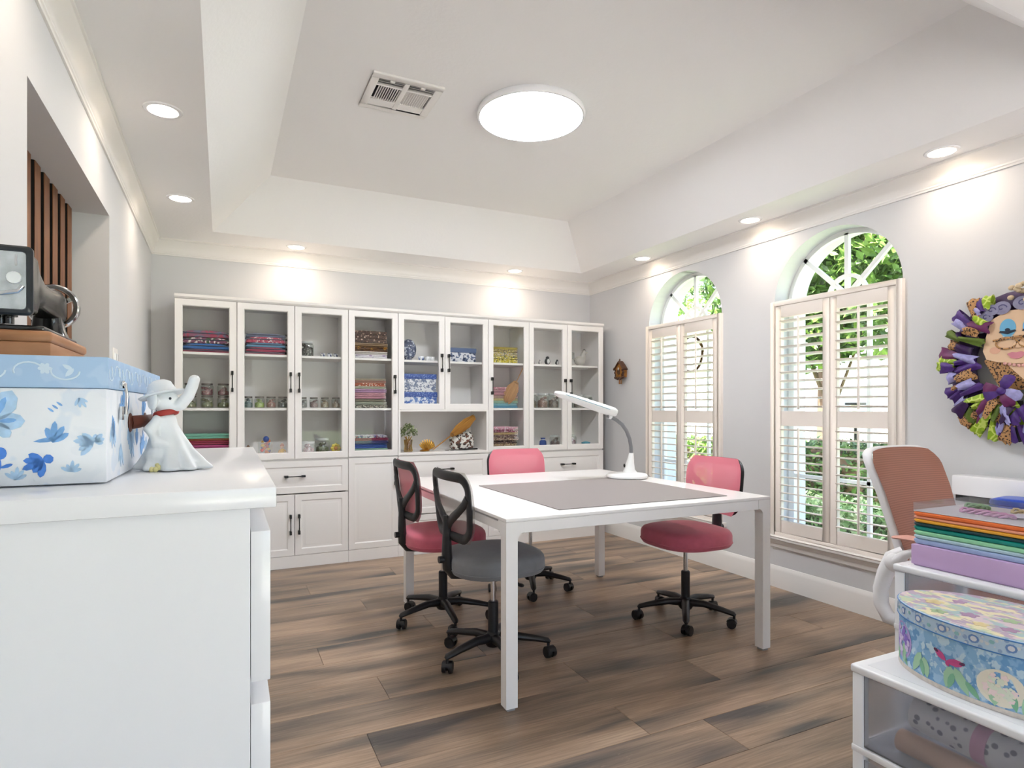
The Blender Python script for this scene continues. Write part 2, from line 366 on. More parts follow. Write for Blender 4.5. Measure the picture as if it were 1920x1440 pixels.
# ------------------------------------------------------------------ windows and shutters
def ring_arc(m, hw, rise, w, y0, y1, z, n=28, a0=0, a1=PI):
    """flat arched band, width w, from depth y0 to y1"""
    rings = []
    for k in range(n+1):
        a = a0+(a1-a0)*k/n
        rings.append([(hw*cos(a), y0, z+rise*sin(a)), ((hw-w)*cos(a), y0, z+(rise-w)*sin(a)), ((hw-w)*cos(a), y1, z+(rise-w)*sin(a)), (hw*cos(a), y1, z+rise*sin(a))])
    return m.loft(rings)
def bar(m, p, q, w, y0, y1):
    p = Vector((p[0], 0, p[1])); q = Vector((q[0], 0, q[1])); d = (q-p).normalized(); s = Vector((-d.z, 0, d.x))*w/2
    a = [p-s, p+s, q+s, q-s]
    return m.loft([[(v.x, y0, v.z) for v in a], [(v.x, y1, v.z) for v in a]])
for wi, c in enumerate(WIN):
    w = bpy.data.objects.new('window_%d' % (wi+1), None); COL.objects.link(w); w.location = (XR, c, 0); w.rotation_euler = (0, 0, R(-90)); struct(w)
    D0, D1 = .13, .165
    m = MB(); ring_arc(m, WHW, WRISE, .03, D0, D1, WSP); m.box(-WHW, WHW, D0, D1, WSP-.02, WSP+.02)
    m.build('arch_frame', M_winw, w, smooth=25)
    bar(MB(), (0, WSP), (0, WSP+WRISE-.02), .026, D0, D1-.01).build('muntin', M_winw, w)
    for sgn in (-1, 1): bar(MB(), (sgn*.02, WSP+.02), (sgn*WHW*.70, WSP+WRISE*.70), .026, D0, D1-.01).build('muntin', M_winw, w)
    ring_arc(MB(), .135, .135, .022, D0-.001, D1-.012, WSP, 16).build('muntin_arc', M_winw, w, smooth=25)
    m = MB(); pts = [(WHW*.97*cos(PI*k/24), WSP+WRISE*.97*sin(PI*k/24)) for k in range(25)]
    m.prism(pts, D0+.016, D0+.02).build('pane', M_pane, w, smooth=0)
    m = MB(); m.box(-WHW, -WHW+.045, D0, D1, WZ0, WSP); m.box(WHW-.045, WHW, D0, D1, WZ0, WSP); m.box(-WHW, WHW, D0, D1, WZ0, WZ0+.06); m.box(-WHW, WHW, D0, D1, WSP-.06, WSP-.02)
    m.build('sash_frame', M_winw, w, bevel=.003)
    MB().box(-WHW+.04, WHW-.04, D0-.01, D1-.004, 1.12, 1.165).build('meeting_rail', M_winw, w, bevel=.003)
    for sgn in (-1, 1):
        MB().box(sgn*.14-.011, sgn*.14+.011, D0+.004, D1-.008, WZ0+.05, WSP-.05).build('muntin', M_winw, w)
    for zz in (.74, 1.49): MB().box(-WHW+.04, WHW-.04, D0+.004, D1-.008, zz-.011, zz+.011).build('muntin', M_winw, w)
    for z0, z1 in ((WZ0+.05, 1.13), (1.15, WSP-.05)): MB().box(-WHW+.04, WHW-.04, D0+.015, D0+.019, z0, z1).build('pane', M_pane, w, smooth=0)
    # stool and apron
    m = MB(); m.prism([(-.055, .345), (-.05, .338), (-.05, .326), (-.04, .32), (.0, .32), (.0, .35), (-.05, .35)], -.475, .475, 'x').build('window_sill', M_trim, w, smooth=25)
    m = MB(); m.prism([(-.03, .318), (-.028, .30), (-.02, .29), (-.016, .268), (-.008, .262), (0, .258), (0, .318)], -.445, .445, 'x').build('window_apron', M_trim, w, smooth=25)
    m = MB().box(-.47, .47, XO-XR-.02, XO-XR+.04, WZ0-.05, WZ0); m.build('outer_sill', M_winw, w)
    # plantation shutters
    where = 'beside the cuckoo clock' if wi else 'behind the terracotta mesh chair'
    s = thing('plantation_shutter', 'cream louvred plantation shutters in the arched window '+where, 'shutter', (XR, c, 0), R(-90), 'plantation shutters on the arched windows')
    HW, Z0, Z1 = .437, .352, 1.895
    m = MB(); m.box(-HW, -HW+.034, -.028, .03, Z0, Z1); m.box(HW-.034, HW, -.028, .03, Z0, Z1); m.box(-HW+.034, HW-.034, -.028, .03, Z1-.03, Z1); m.box(-HW+.034, HW-.034, -.028, .03, Z0, Z0+.02)
    m.build('shutter_frame', M_shut, s, bevel=.003)
    lv = None
    for sgn in (-1, 1):
        x0, x1 = (-HW+.037, -.002) if sgn < 0 else (.002, HW-.037)
        zb, zt = Z0+.023, Z1-.033
        m = MB(); m.box(x0, x0+.045, -.022, .006, zb, zt); m.box(x1-.045, x1, -.022, .006, zb, zt)
        for a, b in ((zb, zb+.078), (1.075, 1.172), (zt-.075, zt)): m.box(x0+.045, x1-.045, -.022, .006, a, b)
        pn = m.build('shutter_panel', M_shut, s, bevel=.002, seg=1)
        lx0, lx1 = x0+.046, x1-.046; L = (lx1-lx0)/2
        if lv is None:
            sec = [(.0315*cos(2*PI*k/10), .0052*sin(2*PI*k/10)) for k in range(10)]; ta = R(-9)
            sec = [(a*cos(ta)-b*sin(ta), a*sin(ta)+b*cos(ta)) for a, b in sec]
            lv = MB().prism(sec, -L, L, 'x').mesh('louvre', smooth=50); lv.materials.append(M_shut)
        for a, b, nn in ((zb+.078, 1.075, 12), (1.172, zt-.075, 11)):
            for k in range(nn):
                o = bpy.data.objects.new('louvre', lv); COL.objects.link(o); o.parent = pn; o.location = ((lx0+lx1)/2, -.008, a+(b-a)*(k+.5)/nn)
            MB().box((lx0+lx1)/2-.006, (lx0+lx1)/2+.006, -.053, -.041, a+.012, b-.012).build('tilt_rod', M_shut, pn, bevel=.002, seg=1)

# ------------------------------------------------------------------ ceiling lights and vent
def downlight(x, y, lab, off=''):
    t = thing('recessed_downlight', lab, 'ceiling light', (x, y, ZS), 0, 'recessed downlights around the soffit')
    MB().lathe([(.056, -.001), (.058, -.006), (.072, -.004), (.075, 0)], n=28).build('trim_ring', M_gloss, t)
    MB().lathe([(.001, -.0035), (.054, -.0035), (.055, -.001)], n=28).build('lens'+off, P('downlight_lens', '#fff2e0', .5, emit='#ffe9cf', estr=9), t)
    ld = bpy.data.lights.new('downlight_lamp'+off, 'AREA'); ld.shape = 'DISK'; ld.size = .1; ld.energy = DOWN_W; ld.color = (1, .85, .70); ld.spread = R(150)
    lo_ = bpy.data.objects.new('downlight_lamp'+off, ld); COL.objects.link(lo_); lo_.parent = t; lo_.location = (0, 0, -.008)
    return t
for y, w_ in ((4.10, 'above the wall near the storage cabinets'), (2.92, 'above the wooden slat niche')): downlight(-.223, y, 'round recessed downlight with white trim '+w_)
downlight(-.223, 1.75, 'round recessed downlight with white trim above the bare wall beside the trunk', '_offscreen')   # its warm pool is on that wall in the photograph
for x, w_ in ((.52, 'over the glass-fronted cabinets, nearer the niche wall'), (2.40, 'over the glass-fronted cabinets, nearer the window wall')): downlight(x, 4.95, 'round recessed downlight with white trim '+w_)
for y, w_ in ((4.08, 'above the cuckoo clock'), (2.94, 'between the two arched windows'), (1.755, 'above the ribbon wreath')): downlight(3.16, y, 'round recessed downlight with white trim '+w_)
t = thing('ceiling_panel_light', 'large round flat white ceiling light glowing in the middle of the tray', 'ceiling light', (1.505, 2.905, ZT))
MB().lathe([(.285, 0), (.292, -.012), (.292, -.03), (.287, -.036), (.277, -.036), (.276, -.033), (.2, -.03)], n=64).build('rim', M_gloss, t)
MB().lathe([(.001, -.0345), (.277, -.0345), (.277, -.03)], n=64).build('diffuser', P('panel_diffuser', '#ffffff', .5, emit='#f6f9ff', estr=DISC_L), t)
t = thing('air_vent', 'square white louvred air vent on the tray ceiling beside the round light', 'vent', (.825, 3.04, ZT))
m = MB(); A, B = .178, .14
m.box(-A, A, -A, -B, -.012, 0); m.box(-A, A, B, A, -.012, 0); m.box(-A, -B, -B, B, -.012, 0); m.box(B, A, -B, B, -.012, 0); m.box(-.012, .012, -B, B, -.011, 0); m.build('frame', M_trim, t, bevel=.003)
m = MB(); m.box(-B, B, -B, B, 0, .2); m.f = [f for f in m.f if f != (0, 3, 2, 1)]; m.build('duct', P('duct_metal', '#9b9d9f', .5, metal=.3), t, smooth=0)
for sx in (-1, 1):
    x0, x1 = (-B, -.012) if sx < 0 else (.012, B)
    MB().box(x0, x1, -.077, -.07, -.011, -.001).build('divider', M_trim, t); MB().box(x0, x1, .07, .077, -.011, -.001).build('divider', M_trim, t)
    for k in range(4):
        y = -B+.012+k*.0165
        mm = MB(); mm.hexa([(x0, y, -.010), (x1, y, -.010), (x1, y+.002, -.010), (x0, y+.002, -.010)], [(x0, y+.009, -.001), (x1, y+.009, -.001), (x1, y+.011, -.001), (x0, y+.011, -.001)]); mm.build('slat', M_trim, t, smooth=0)
        y = B-.012-k*.0165
        mm = MB(); mm.hexa([(x0, y, -.010), (x1, y, -.010), (x1, y+.002, -.010), (x0, y+.002, -.010)], [(x0, y-.012, -.001), (x1, y-.012, -.001), (x1, y-.010, -.001), (x0, y-.010, -.001)]); mm.build('slat', M_trim, t, smooth=0)
    for k in range(10):
        x = x0+.006+(x1-x0-.012)*(k+.5)/10; d = .009 if sx < 0 else -.009
        mm = MB(); mm.hexa([(x, -.07, -.010), (x+.002, -.07, -.010), (x+.002, .07, -.010), (x, .07, -.010)], [(x+d, -.07, -.001), (x+d+.002, -.07, -.001), (x+d+.002, .07, -.001), (x+d, .07, -.001)]); mm.build('slat', M_trim, t, smooth=0)
    MB().box((x0+x1)/2-.012, (x0+x1)/2+.012, -B-.002, -B+.014, -.016, -.008).build('lever', M_trim, t, bevel=.002)

# ------------------------------------------------------------------ wall of storage cabinets
YC, CD = 4.775, .375
CX = [-.297+.3932*i for i in range(10)]
ZP, ZM, ZTOP = .09, .81, 1.955            # plinth, split line, top of doors
def handle(parent, x, z, vert=True, y=0, L=.145):
    m = MB(); h = L/2
    path = [(-h, -.026), (-h*.72, -.03), (0, -.031), (h*.72, -.03), (h, -.026)]
    pts = [((x, y+d, z+a) if vert else (x+a, y+d, z)) for a, d in path]
    m.sweep(pts, [.0055, .0045, .004, .0045, .0055], [.005, .004, .0035, .004, .005], (0, 1, 0), 8)
    for sg in (-1, 1):
        a = sg*(h-.012)
        c = (x, z+a) if vert else (x+a, z)
        w, hh = (.0075, .014) if vert else (.014, .0075)
        m.box(c[0]-w, c[0]+w, y-.033, y-.001, c[1]-hh, c[1]+hh)
    return m.build('handle', M_black, parent, bevel=.0015, seg=1)
def glass_door(u, x0, x1, z0, z1, hs, hz):
    g = .0018; st = .049; x0 += g; x1 -= g; z0 += g; z1 -= g
    rings = []
    for i, d in ((0, .0195), (0, .0015), (.0015, 0), (st-.006, 0), (st, .006), (st, .0195)):
        rings.append([(x0+i, d, z0+i), (x1-i, d, z0+i), (x1-i, d, z1-i), (x0+i, d, z1-i)])
    rings.append(rings[0])
    d = MB().loft(rings, caps=False).build('door', M_cab, u, smooth=25)
    MB().box(x0+st-.004, x1-st+.004, .010, .014, z0+st-.004, z1-st+.004).build('pane', M_pane, d, smooth=0)
    handle(d, x0+.028 if hs < 0 else x1-.028, hz)
    return d
def panel_front(u, name, x0, x1, z0, z1, hx, hz, vert):
    g = .0018; x0 += g; x1 -= g; z0 += g; z1 -= g; s = .045
    rings = []
    for i, d in ((0, .0195), (0, .0015), (.0015, 0), (s, 0), (s+.008, .006), (s+.014, .006), (s+.03, .0015), (s+.034, .001)):
        rings.append([(x0+i, d, z0+i), (x1-i, d, z0+i), (x1-i, d, z1-i), (x0+i, d, z1-i)])
    d = MB().loft(rings).build(name, M_cab, u, smooth=20)
    handle(d, hx, hz, vert); return d
def carcass(u, w, open_niche=None):
    t = .018; m = MB()
    m.box(.0005, t, .02, CD, 0, ZTOP); m.box(w-t, w-.0005, .02, CD, 0, ZTOP)
    m.box(t, w-t, .02, CD, ZP, ZP+t); m.box(t, w-t, .021, CD, ZM-.014, ZM+.022); m.box(t, w-t, .02, CD, ZTOP-t, ZTOP)
    if open_niche: m.box(t, w-t, .001, CD, open_niche-.014, open_niche+.004); m.box(.0005, t, .0, .02, ZM, open_niche); m.box(w-t, w-.0005, 0, .02, ZM, open_niche)
    m.build('carcass', M_cab, u, smooth=0)
    MB().box(t, w-t, CD-.008, CD, ZP, ZTOP).build('back_panel', M_cabin, u, smooth=0)
    MB().box(.0005, w-.0005, 0, .019, 0, ZP-.001).build('plinth', M_cab, u, bevel=.001, seg=1)
    m = MB(); m.prism([(-.012, ZTOP+.03), (-.012, ZTOP+.012), (-.004, ZTOP+.006), (0, ZTOP+.001), (CD, ZTOP+.001), (CD, ZTOP+.03)], 0.0002, w-.0002, 'x'); m.build('cornice', M_cab, u, smooth=25)
def shelf(u, x0, x1, z): MB().box(x0, x1, .03, CD-.009, z-.018, z).build('shelf', M_cab, u, bevel=.001, seg=1)
SH1, SH2, SH0 = 1.192, 1.588, ZM+.022
def unit(c0, c1, label):
    w = CX[c1]-CX[c0]; u = thing('storage_cabinet', label, 'cabinet', (CX[c0], YC, 0), 0, 'white cabinets along the back wall'); return u, w
def std_shelves(u, w, n):
    t = .018
    for z in (SH1, SH2): shelf(u, t+.001, w-t-.001, z)
HZ = 1.382
# 1
u, w = unit(0, 1, 'narrow white one-door glass cabinet against the niche wall, holding stacked jars and pouches'); carcass(u, w); std_shelves(u, w, 1)
glass_door(u, 0, w, ZM, ZTOP, 1, HZ); panel_front(u, 'door', 0, w, ZP, ZM, w-.028, .65, True)
# 2-3
u, w = unit(1, 3, 'wide white cabinet with two glass doors over a drawer and two panel doors'); carcass(u, w); std_shelves(u, w, 2)
glass_door(u, 0, w/2, ZM, ZTOP, 1, HZ); glass_door(u, w/2, w, ZM, ZTOP, -1, HZ)
MB().box(w/2-.009, w/2+.009, .03, CD-.009, SH0, SH1-.018).build('divider', M_cab, u, smooth=0); MB().box(w/2-.009, w/2+.009, .03, CD-.009, SH1, SH2-.018).build('divider', M_cab, u, smooth=0); MB().box(w/2-.009, w/2+.009, .03, CD-.009, SH2, ZTOP-.018).build('divider', M_cab, u, smooth=0)
panel_front(u, 'drawer', 0, w, .553, ZM-.012, w/2, .683, False)
panel_front(u, 'door', 0, w/2, ZP, .548, w/2-.03, .325, True); panel_front(u, 'door', w/2, w, ZP, .548, w/2+.03, .325, True)
# 4
u, w = unit(3, 4, 'narrow white cabinet with one glass door over a tall panel door, full of folded fabric'); carcass(u, w); std_shelves(u, w, 1)
glass_door(u, 0, w, ZM, ZTOP, 1, HZ); panel_front(u, 'door', 0, w, ZP, ZM-.004, w-.028, .652, True)
# 5-6
u, w = unit(4, 6, 'wide white cabinet with short glass doors over an open shelf and three drawers'); ZN = 1.178; carcass(u, w, ZN); shelf(u, .019, w-.019, 1.585)
glass_door(u, 0, w/2, ZN, ZTOP, 1, 1.565); glass_door(u, w/2, w, ZN, ZTOP, -1, 1.565)
MB().box(0, w, -.004, .019, ZM-.002, ZM+.022).build('counter_lip', M_cab, u, bevel=.002)
for a, b in ((.572, ZM-.004), (.328, .568), (ZP, .324)): panel_front(u, 'drawer', 0, w, a, b, w/2, (a+b)/2, False)
# 7
u, w = unit(6, 7, 'narrow white one-door glass cabinet with a small straw broom leaning inside'); carcass(u, w); std_shelves(u, w, 1)
glass_door(u, 0, w, ZM, ZTOP, -1, HZ); panel_front(u, 'door', 0, w, ZP, ZM-.004, .028, .652, True)
# 8-9
u, w = unit(7, 9, 'wide white cabinet with two glass doors over a drawer, nearest the window wall'); carcass(u, w); std_shelves(u, w, 2)
glass_door(u, 0, w/2, ZM, ZTOP, 1, HZ); glass_door(u, w/2, w, ZM, ZTOP, -1, HZ)
panel_front(u, 'drawer', 0, w, .553, ZM-.012, w/2, .683, False)
panel_front(u, 'door', 0, w/2, ZP, .548, w/2-.03, .325, True); panel_front(u, 'door', w/2, w, ZP, .548, w/2+.03, .325, True)

# ------------------------------------------------------------------ contents of the cabinets
def cx(col, f=.5): return CX[col]+.3932*f
SY = YC+.178                               # middle of a shelf
def cloth(x, y, z, w, d, h, mat, label, name='folded_fabric', cat='fabric', group=None, rz=0, sag=.0):
    """folded cloth: two or three rounded leaves joined at the front fold"""
    lw_ = max(2, min(3, int(h/.012))); m = MB(); th = h/lw_
    for k in range(lw_):
        o = random.uniform(-.004, .004); n = 8; rings = []
        for i in range(n+1):
            u_ = -1+2*i/n; zz = k*th+sag*(1-u_*u_)*-1; e = 1 if 0 < i < n else .75
            rings.append([(u_*w/2, -d/2+o+.004, zz+th*.08), (u_*w/2, -d/2+o, zz+th*.5), (u_*w/2, -d/2+o+.004, zz+th*(.5+.46*e)), (u_*w/2, d/2+o, zz+th*(.5+.46*e)), (u_*w/2, d/2+o, zz+th*.08)])
        m.loft(rings)
    o = m.build(name, mat, None, (x, y, z), smooth=60); o.rotation_euler = (0, 0, rz)
    return tag(o, label, cat, group)
def stack(col, z, items, w=.27, d=.23, where='', y=SY-.01, f=.5, group=None, name='folded_fabric', cat='fabric'):
    zz = z+.001
    for k, (h, mat, lab) in enumerate(items):
        ww = w*random.uniform(.95, 1.04)
        cloth(cx(col, f)+random.uniform(-.006, .006), y+random.uniform(-.008, .008), zz, ww, d, h*.96, mat, lab+' '+where, name, cat, group, R(random.uniform(-1.5, 1.5))); zz += h
    return zz
def pouch(x, y, z, w, d, h, mat, label, group):
    """zipped see-through pouch filled with cloth, corners pulled up"""
    t = thing('zip_pouch', label, 'pouch', (x, y, z), R(random.uniform(-1, 1)), group)
    m = MB(); n = 10; rings = []
    for i in range(n+1):
        u_ = -1+2*i/n; b = (1-abs(u_)**4); hh = h*(.35+.65*b**.5) if abs(u_) < 1 else h*.4
        rings.append([(u_*w/2, -d/2+.006, .001), (u_*w/2, -d/2, hh*.45), (u_*w/2, -d/2+.01, hh*.95), (u_*w/2, d/2-.01, hh*.95), (u_*w/2, d/2, hh*.45), (u_*w/2, d/2-.006, .001)])
    m.loft(rings); m.build('bag', mat, t, smooth=60)
    MB().sweep([(-w/2-.004, -d/2+.002, h*.62), (-w/4, -d/2-.003, h*.55), (w/4, -d/2-.003, h*.55), (w/2+.004, -d/2+.002, h*.62)], .004, .0025, (0, 1, 0), 6).build('zip', P('zip_dark', '#3b4252', .5), t)
    MB().ell((w/2+.004, -d/2+.002, h*.62), (.008, .004, .008), 8, 5).build('zip_pull', M_black, t)
    return t
def jar(x, y, z, r, h, lidm, content, fill, label, group, name='glass_jar'):
    t = thing(name, label, 'jar', (x, y, z), random.uniform(0, 6), group)
    MB().lathe([(r*.86, .001), (r*.97, .006), (r, .014), (r, h*.72), (r*.93, h*.8), (r*.8, h*.85), (r*.8, h*.88)], n=18).build('glass', M_jar, t, smooth=60)
    if lidm: MB().lathe([(r*.84, h*.86), (r*.88, h*.87), (r*.88, h*.985), (r*.84, h), (.001, h)], n=18).build('lid', lidm, t)
    m = MB(); rr = random.Random(int(x*977+z*131)); n = 9
    for k in range(n):
        a = 2*PI*k/n*1.6; q = r*.5*(k % 3)/2; zz = .008+fill*h*(k/n)
        m.ell((q*cos(a), q*sin(a), zz+r*.18), (r*rr.uniform(.3, .42), r*rr.uniform(.3, .42), r*rr.uniform(.18, .3)), 7, 5)
    m.lathe([(r*.8, .004), (r*.86, .012), (r*.84, fill*h*.7), (r*.4, fill*h*.9), (.001, fill*h*.95)], n=12)
    m.build('filling', content, t, smooth=60)
    return t
Kd = P('jar_lid_dark', '#6e6862', .4, metal=.5); Kg = P('jar_lid_clear', '#c9cdcb', .3)
def conf(n, *c): return pattern('beads_'+n, list(c), 90, 'cell', .5)
F_ = lambda name, col: P('cloth_'+name, col, .9, var=.12, vscale=40, sheen=.2)
# column 1
g = 'pouches on the top shelf by the niche wall'; w0 = 'in the cabinet against the niche wall'
for k, (h, m_, l_) in enumerate(((.022, F_('pinkred', '#b04a63'), 'flat pink pouch at the bottom of the pile'), (.04, F_('blue', '#3d6fb0'), 'bright blue zip pouch in the pile'), (.042, pattern('p_multi', ['#7d4a63', '#3c5a3a', '#e6dcd8'], 34), 'patterned green and white zip pouch in the pile'), (.05, pattern('p_red', ['#8c5a70', '#a8455c', '#6d6f85'], 22), 'dull red and grey zip pouch topping the pile'))):
    z = SH2+.001+[0, .0225, .063, .1055][k]; pouch(cx(0)+random.uniform(-.004, .004), SY-.02, z, .30, .24, h, m_, l_+' '+w0, g)
gj = 'jars stacked two high on the shelf by the niche wall'
cA = conf('a', '#8a4a52', '#c9a59c', '#6b3a44'); cB = conf('b', '#6f7a45', '#a9a08a', '#8a5a4a')
for k in range(3):
    jar(cx(0, .24+.27*k), SY-.07, SH1+.001, .043, .088, Kd, cB, .55, 'small lidded jar of green and tan trimmings, under another jar, two-high row', gj)
    jar(cx(0, .24+.27*k), SY-.07, SH1+.0895, .043, .088, Kd, cA, .5, 'small lidded jar of dark red trimmings standing on another jar', gj)
z = stack(0, SH0, [(.026, F_('lime', '#8aa84e'), 'lime green folded cloth'), (.02, F_('navy', '#3c4a78'), 'navy folded cloth'), (.014, F_('sky', '#86b2cf'), 'pale blue folded cloth'), (.036, F_('magenta', '#a83a72'), 'magenta folded cloth'), (.03, F_('crimson', '#a12c4b'), 'crimson folded cloth'), (.014, F_('orange', '#b5562f'), 'rust orange folded cloth'), (.036, F_('mint', '#6fae97'), 'mint green zip bundle topping the pile')], .30, .23, 'on the bottom shelf by the niche wall')
# column 2
g = 'pouches on the second top shelf'; w0 = 'in the wide cabinet next to the jars'
for k, (h, m_, l_) in enumerate(((.02, F_('rose', '#c77f92'), 'flat rose pouch under the pile'), (.034, F_('pinkred', '#b04a63'), 'raspberry pink zip pouch among the four'), (.034, F_('steel', '#6f9ec0'), 'steel blue zip pouch among the four'), (.045, pattern('p_pw', ['#c05a70', '#f0dfe0', '#a84058'], 50), 'pink and white dotted zip pouch'), (.026, F_('slate', '#7b86a8'), 'slate blue flat pouch topping the four'))):
    z = SH2+.001+[0, .02, .053, .086, .13][k]*.98; pouch(cx(1)+random.uniform(-.004, .004), SY-.02, z, .27, .24, h, m_, l_+' '+w0, g)
cc = [conf('teal', '#4e6f70', '#9fb0a8', '#31474a'), conf('lime', '#9fb64a', '#d7dcb4', '#6f8a3a'), conf('pinkish', '#a87468', '#d8c6b8', '#7a4a44'), conf('dark', '#44504f', '#a8aaa4', '#2e3434')]
nm = ['teal', 'lime green', 'rosy', 'dark green']
for k in range(4): jar(cx(1, .19+.205*k), SY-.08, SH1+.001, .037, .085, Kd, cc[k], .6, 'small lidded jar of %s beads, row of four nearest the stacked jars' % nm[k], 'row of four jars, first half of the wide cabinet')
# colourful toys at the bottom of column 2
def figure(x, y, z, h, mats, label, name='toy_figurine'):
    t = thing(name, label, 'figurine', (x, y, z))
    MB().lathe([(h*.22, .001), (h*.24, h*.1), (h*.16, h*.4), (h*.1, h*.55), (.001, h*.56)], n=12).build('body', mats[0], t, smooth=60)
    MB().ell((0, 0, h*.68), (h*.15, h*.14, h*.16), 12, 8).build('head', mats[1], t)
    for sg in (-1, 1): MB().sweep([(sg*h*.1, 0, h*.5), (sg*h*.24, -h*.05, h*.36), (sg*h*.26, -h*.12, h*.22)], h*.045, h*.045, (0, 1, 0), 8).build('arm', mats[0], t, smooth=60)
    MB().lathe([(h*.17, h*.74), (h*.15, h*.84), (h*.07, h*.96), (.001, h)], n=12).build('hat', mats[2], t, smooth=60)
    return t
figure(cx(1, .2), SY-.06, SH0+.001, .085, [P('fig_cream', '#cfc6b8', .5), P('fig_skin', '#d9b79a', .5), P('fig_brown', '#8a6a52', .6)], 'small cream standing figurine on the bottom shelf beside the toy jar')
t = thing('toy_jar', 'open jar of red, yellow and blue toys on the bottom shelf', 'jar', (cx(1, .5), SY-.07, SH0+.001))
MB().lathe([(.045, .001), (.05, .006), (.052, .1), (.05, .105)], n=4).build('glass', M_jar, t, smooth=20)
rt = random.Random(2)
for k in range(16): MB().ell((rt.uniform(-.026, .026), rt.uniform(-.028, .02), .019+.0066*k), (rt.uniform(.01, .016), rt.uniform(.008, .012), rt.uniform(.01, .016)), 8, 6).build('toy', P(('toy_red', 'toy_yellow', 'toy_orange', 'toy_navy')[k % 4], ('#c23524', '#dba81e', '#d96a22', '#26408c')[k % 4], .45), t)
MB().ell((.005, 0, .125), (.022, .022, .024), 10, 7).build('blue_ball', P('toy_blue', '#2a4f9c', .4), t)
figure(cx(1, .8), SY-.07, SH0+.001, .095, [P('fig_yellow', '#d9a83a', .5), P('fig_skin2', '#e0b890', .5), P('fig_rust', '#a85a32', .6)], 'small yellow costumed figurine on the bottom shelf beside the toy jar')
# column 3
jar(cx(2, .26), SY-.05, SH2+.001, .052, .115, Kg, conf('buttons', '#2c2c2e', '#d8d4cc', '#55524e'), .7, 'square glass jar of black and white buttons on the top shelf', None)
for k, (f, l_) in enumerate(((.55, 'first'), (.68, 'middle'), (.80, 'last'))):
    t = thing('thimble_cup', 'tiny white and blue china cup on the top shelf beside the button jar', 'cup', (cx(2, f), SY-.07, SH2+.001), 0, 'tiny china cups')
    MB().lathe([(.010, .0), (.016, .006), (.019, .026), (.0185, .028), (.014, .008), (.001, .006)], n=14).build('cup_body', pattern('china_blue', ['#e8e9ec', '#44547e'], 70, 'blot', .25), t, smooth=60)
    MB().sweep([(.017, 0, .022), (.026, 0, .02), (.026, 0, .01), (.016, 0, .008)], .002, .002, (0, 1, 0), 6).build('cup_handle', P('china', '#eceef0', .25), t)
cc = [conf('grey', '#7d7a78', '#c9c6c2', '#55504e'), conf('rosegrey', '#9a7a78', '#d6c4be', '#6a4c50'), conf('tan', '#a08a70', '#d9cdb8', '#7a644c'), conf('tan2', '#96806c', '#cfc0ae', '#5e5044')]
nm = ['grey', 'rose grey', 'tan', 'sand']
for k in range(4): jar(cx(2, .17+.21*k), SY-.08, SH1+.001, .034, .082, Kd, cc[k], .6, 'small lidded jar of %s beads, row of four beside the fabric cabinet' % nm[k], 'row of four jars, second half of the wide cabinet')
jar(cx(2, .28), SY-.07, SH0+.001, .052, .10, Kg, conf('pinkwhite', '#c8a0a4', '#ece4e0', '#8a5c64'), .65, 'clear jar of pink and white buttons on the bottom shelf', None)
jar(cx(2, .55), SY-.05, SH0+.001, .055, .125, Kg, conf('green', '#5f7048', '#b0b09a', '#7a5c50'), .6, 'taller clear clip-top jar of green bits beside the pink button jar', None)
t = thing('flower_pincushion', 'yellow flower-shaped pincushion beside the clear jars', 'pincushion', (cx(2, .8), SY-.07, SH0+.001))
m = MB()
for k in range(8): a = 2*PI*k/8; m.ell((.026*cos(a), -.008, .045+.026*sin(a)), (.014, .008, .014), 8, 6)
m.build('petals', P('petal_yellow', '#d9c23c', .7), t); MB().ell((0, -.014, .045), (.015, .008, .015), 10, 6).build('flower_centre', P('petal_orange', '#c7862c', .7), t)
MB().lathe([(.024, .001), (.024, .006), (.008, .02), (.006, .03)], n=12).build('stand', P('stem_green', '#5b7a38', .7), t)
# column 4 : folded fabrics
stack(3, SH2, [(.028, pattern('f_white', ['#e8e4ea', '#b9a6c4'], 40), 'white folded fabric with lilac sprigs'), (.026, F_('cream', '#d9d2cc'), 'plain cream folded fabric'), (.04, pattern('f_amber', ['#6f4a2c', '#b8863a', '#4a2e20'], 40), 'brown and amber floral folded fabric'), (.028, F_('tan', '#8c6f4c'), 'tan folded fabric'), (.1, pattern('f_leo', ['#4e362a', '#b89c88', '#2c1e18'], 48, 'cell'), 'thick dark leopard-dot folded fabric topping the pile')], .27, .23, 'on the top shelf of the fabric cabinet', f=.47)
stack(3, SH1, [(.024, pattern('f_gb', ['#4d4a44', '#a8a090', '#e0dcd0'], 60), 'dark mottled folded fabric'), (.026, F_('sage', '#a3a898'), 'sage grey folded fabric'), (.022, F_('olive', '#8a8470'), 'olive grey folded fabric'), (.03, F_('rose2', '#c0899a'), 'dusty rose folded fabric'), (.02, F_('pink3', '#d4a0ac'), 'pale pink folded fabric'), (.028, F_('mauve', '#b48ab4'), 'mauve folded fabric'), (.022, F_('sagel', '#b8b8a4'), 'light sage folded fabric'), (.026, pattern('f_od', ['#b0522f', '#f0d8c8'], 60, 'cell'), 'orange dotted folded fabric'), (.022, F_('terra', '#a8705c'), 'terracotta folded fabric'), (.014, F_('oat', '#b8a88e'), 'oatmeal folded fabric topping the pile')], .265, .23, 'on the middle shelf of the fabric cabinet', f=.46)
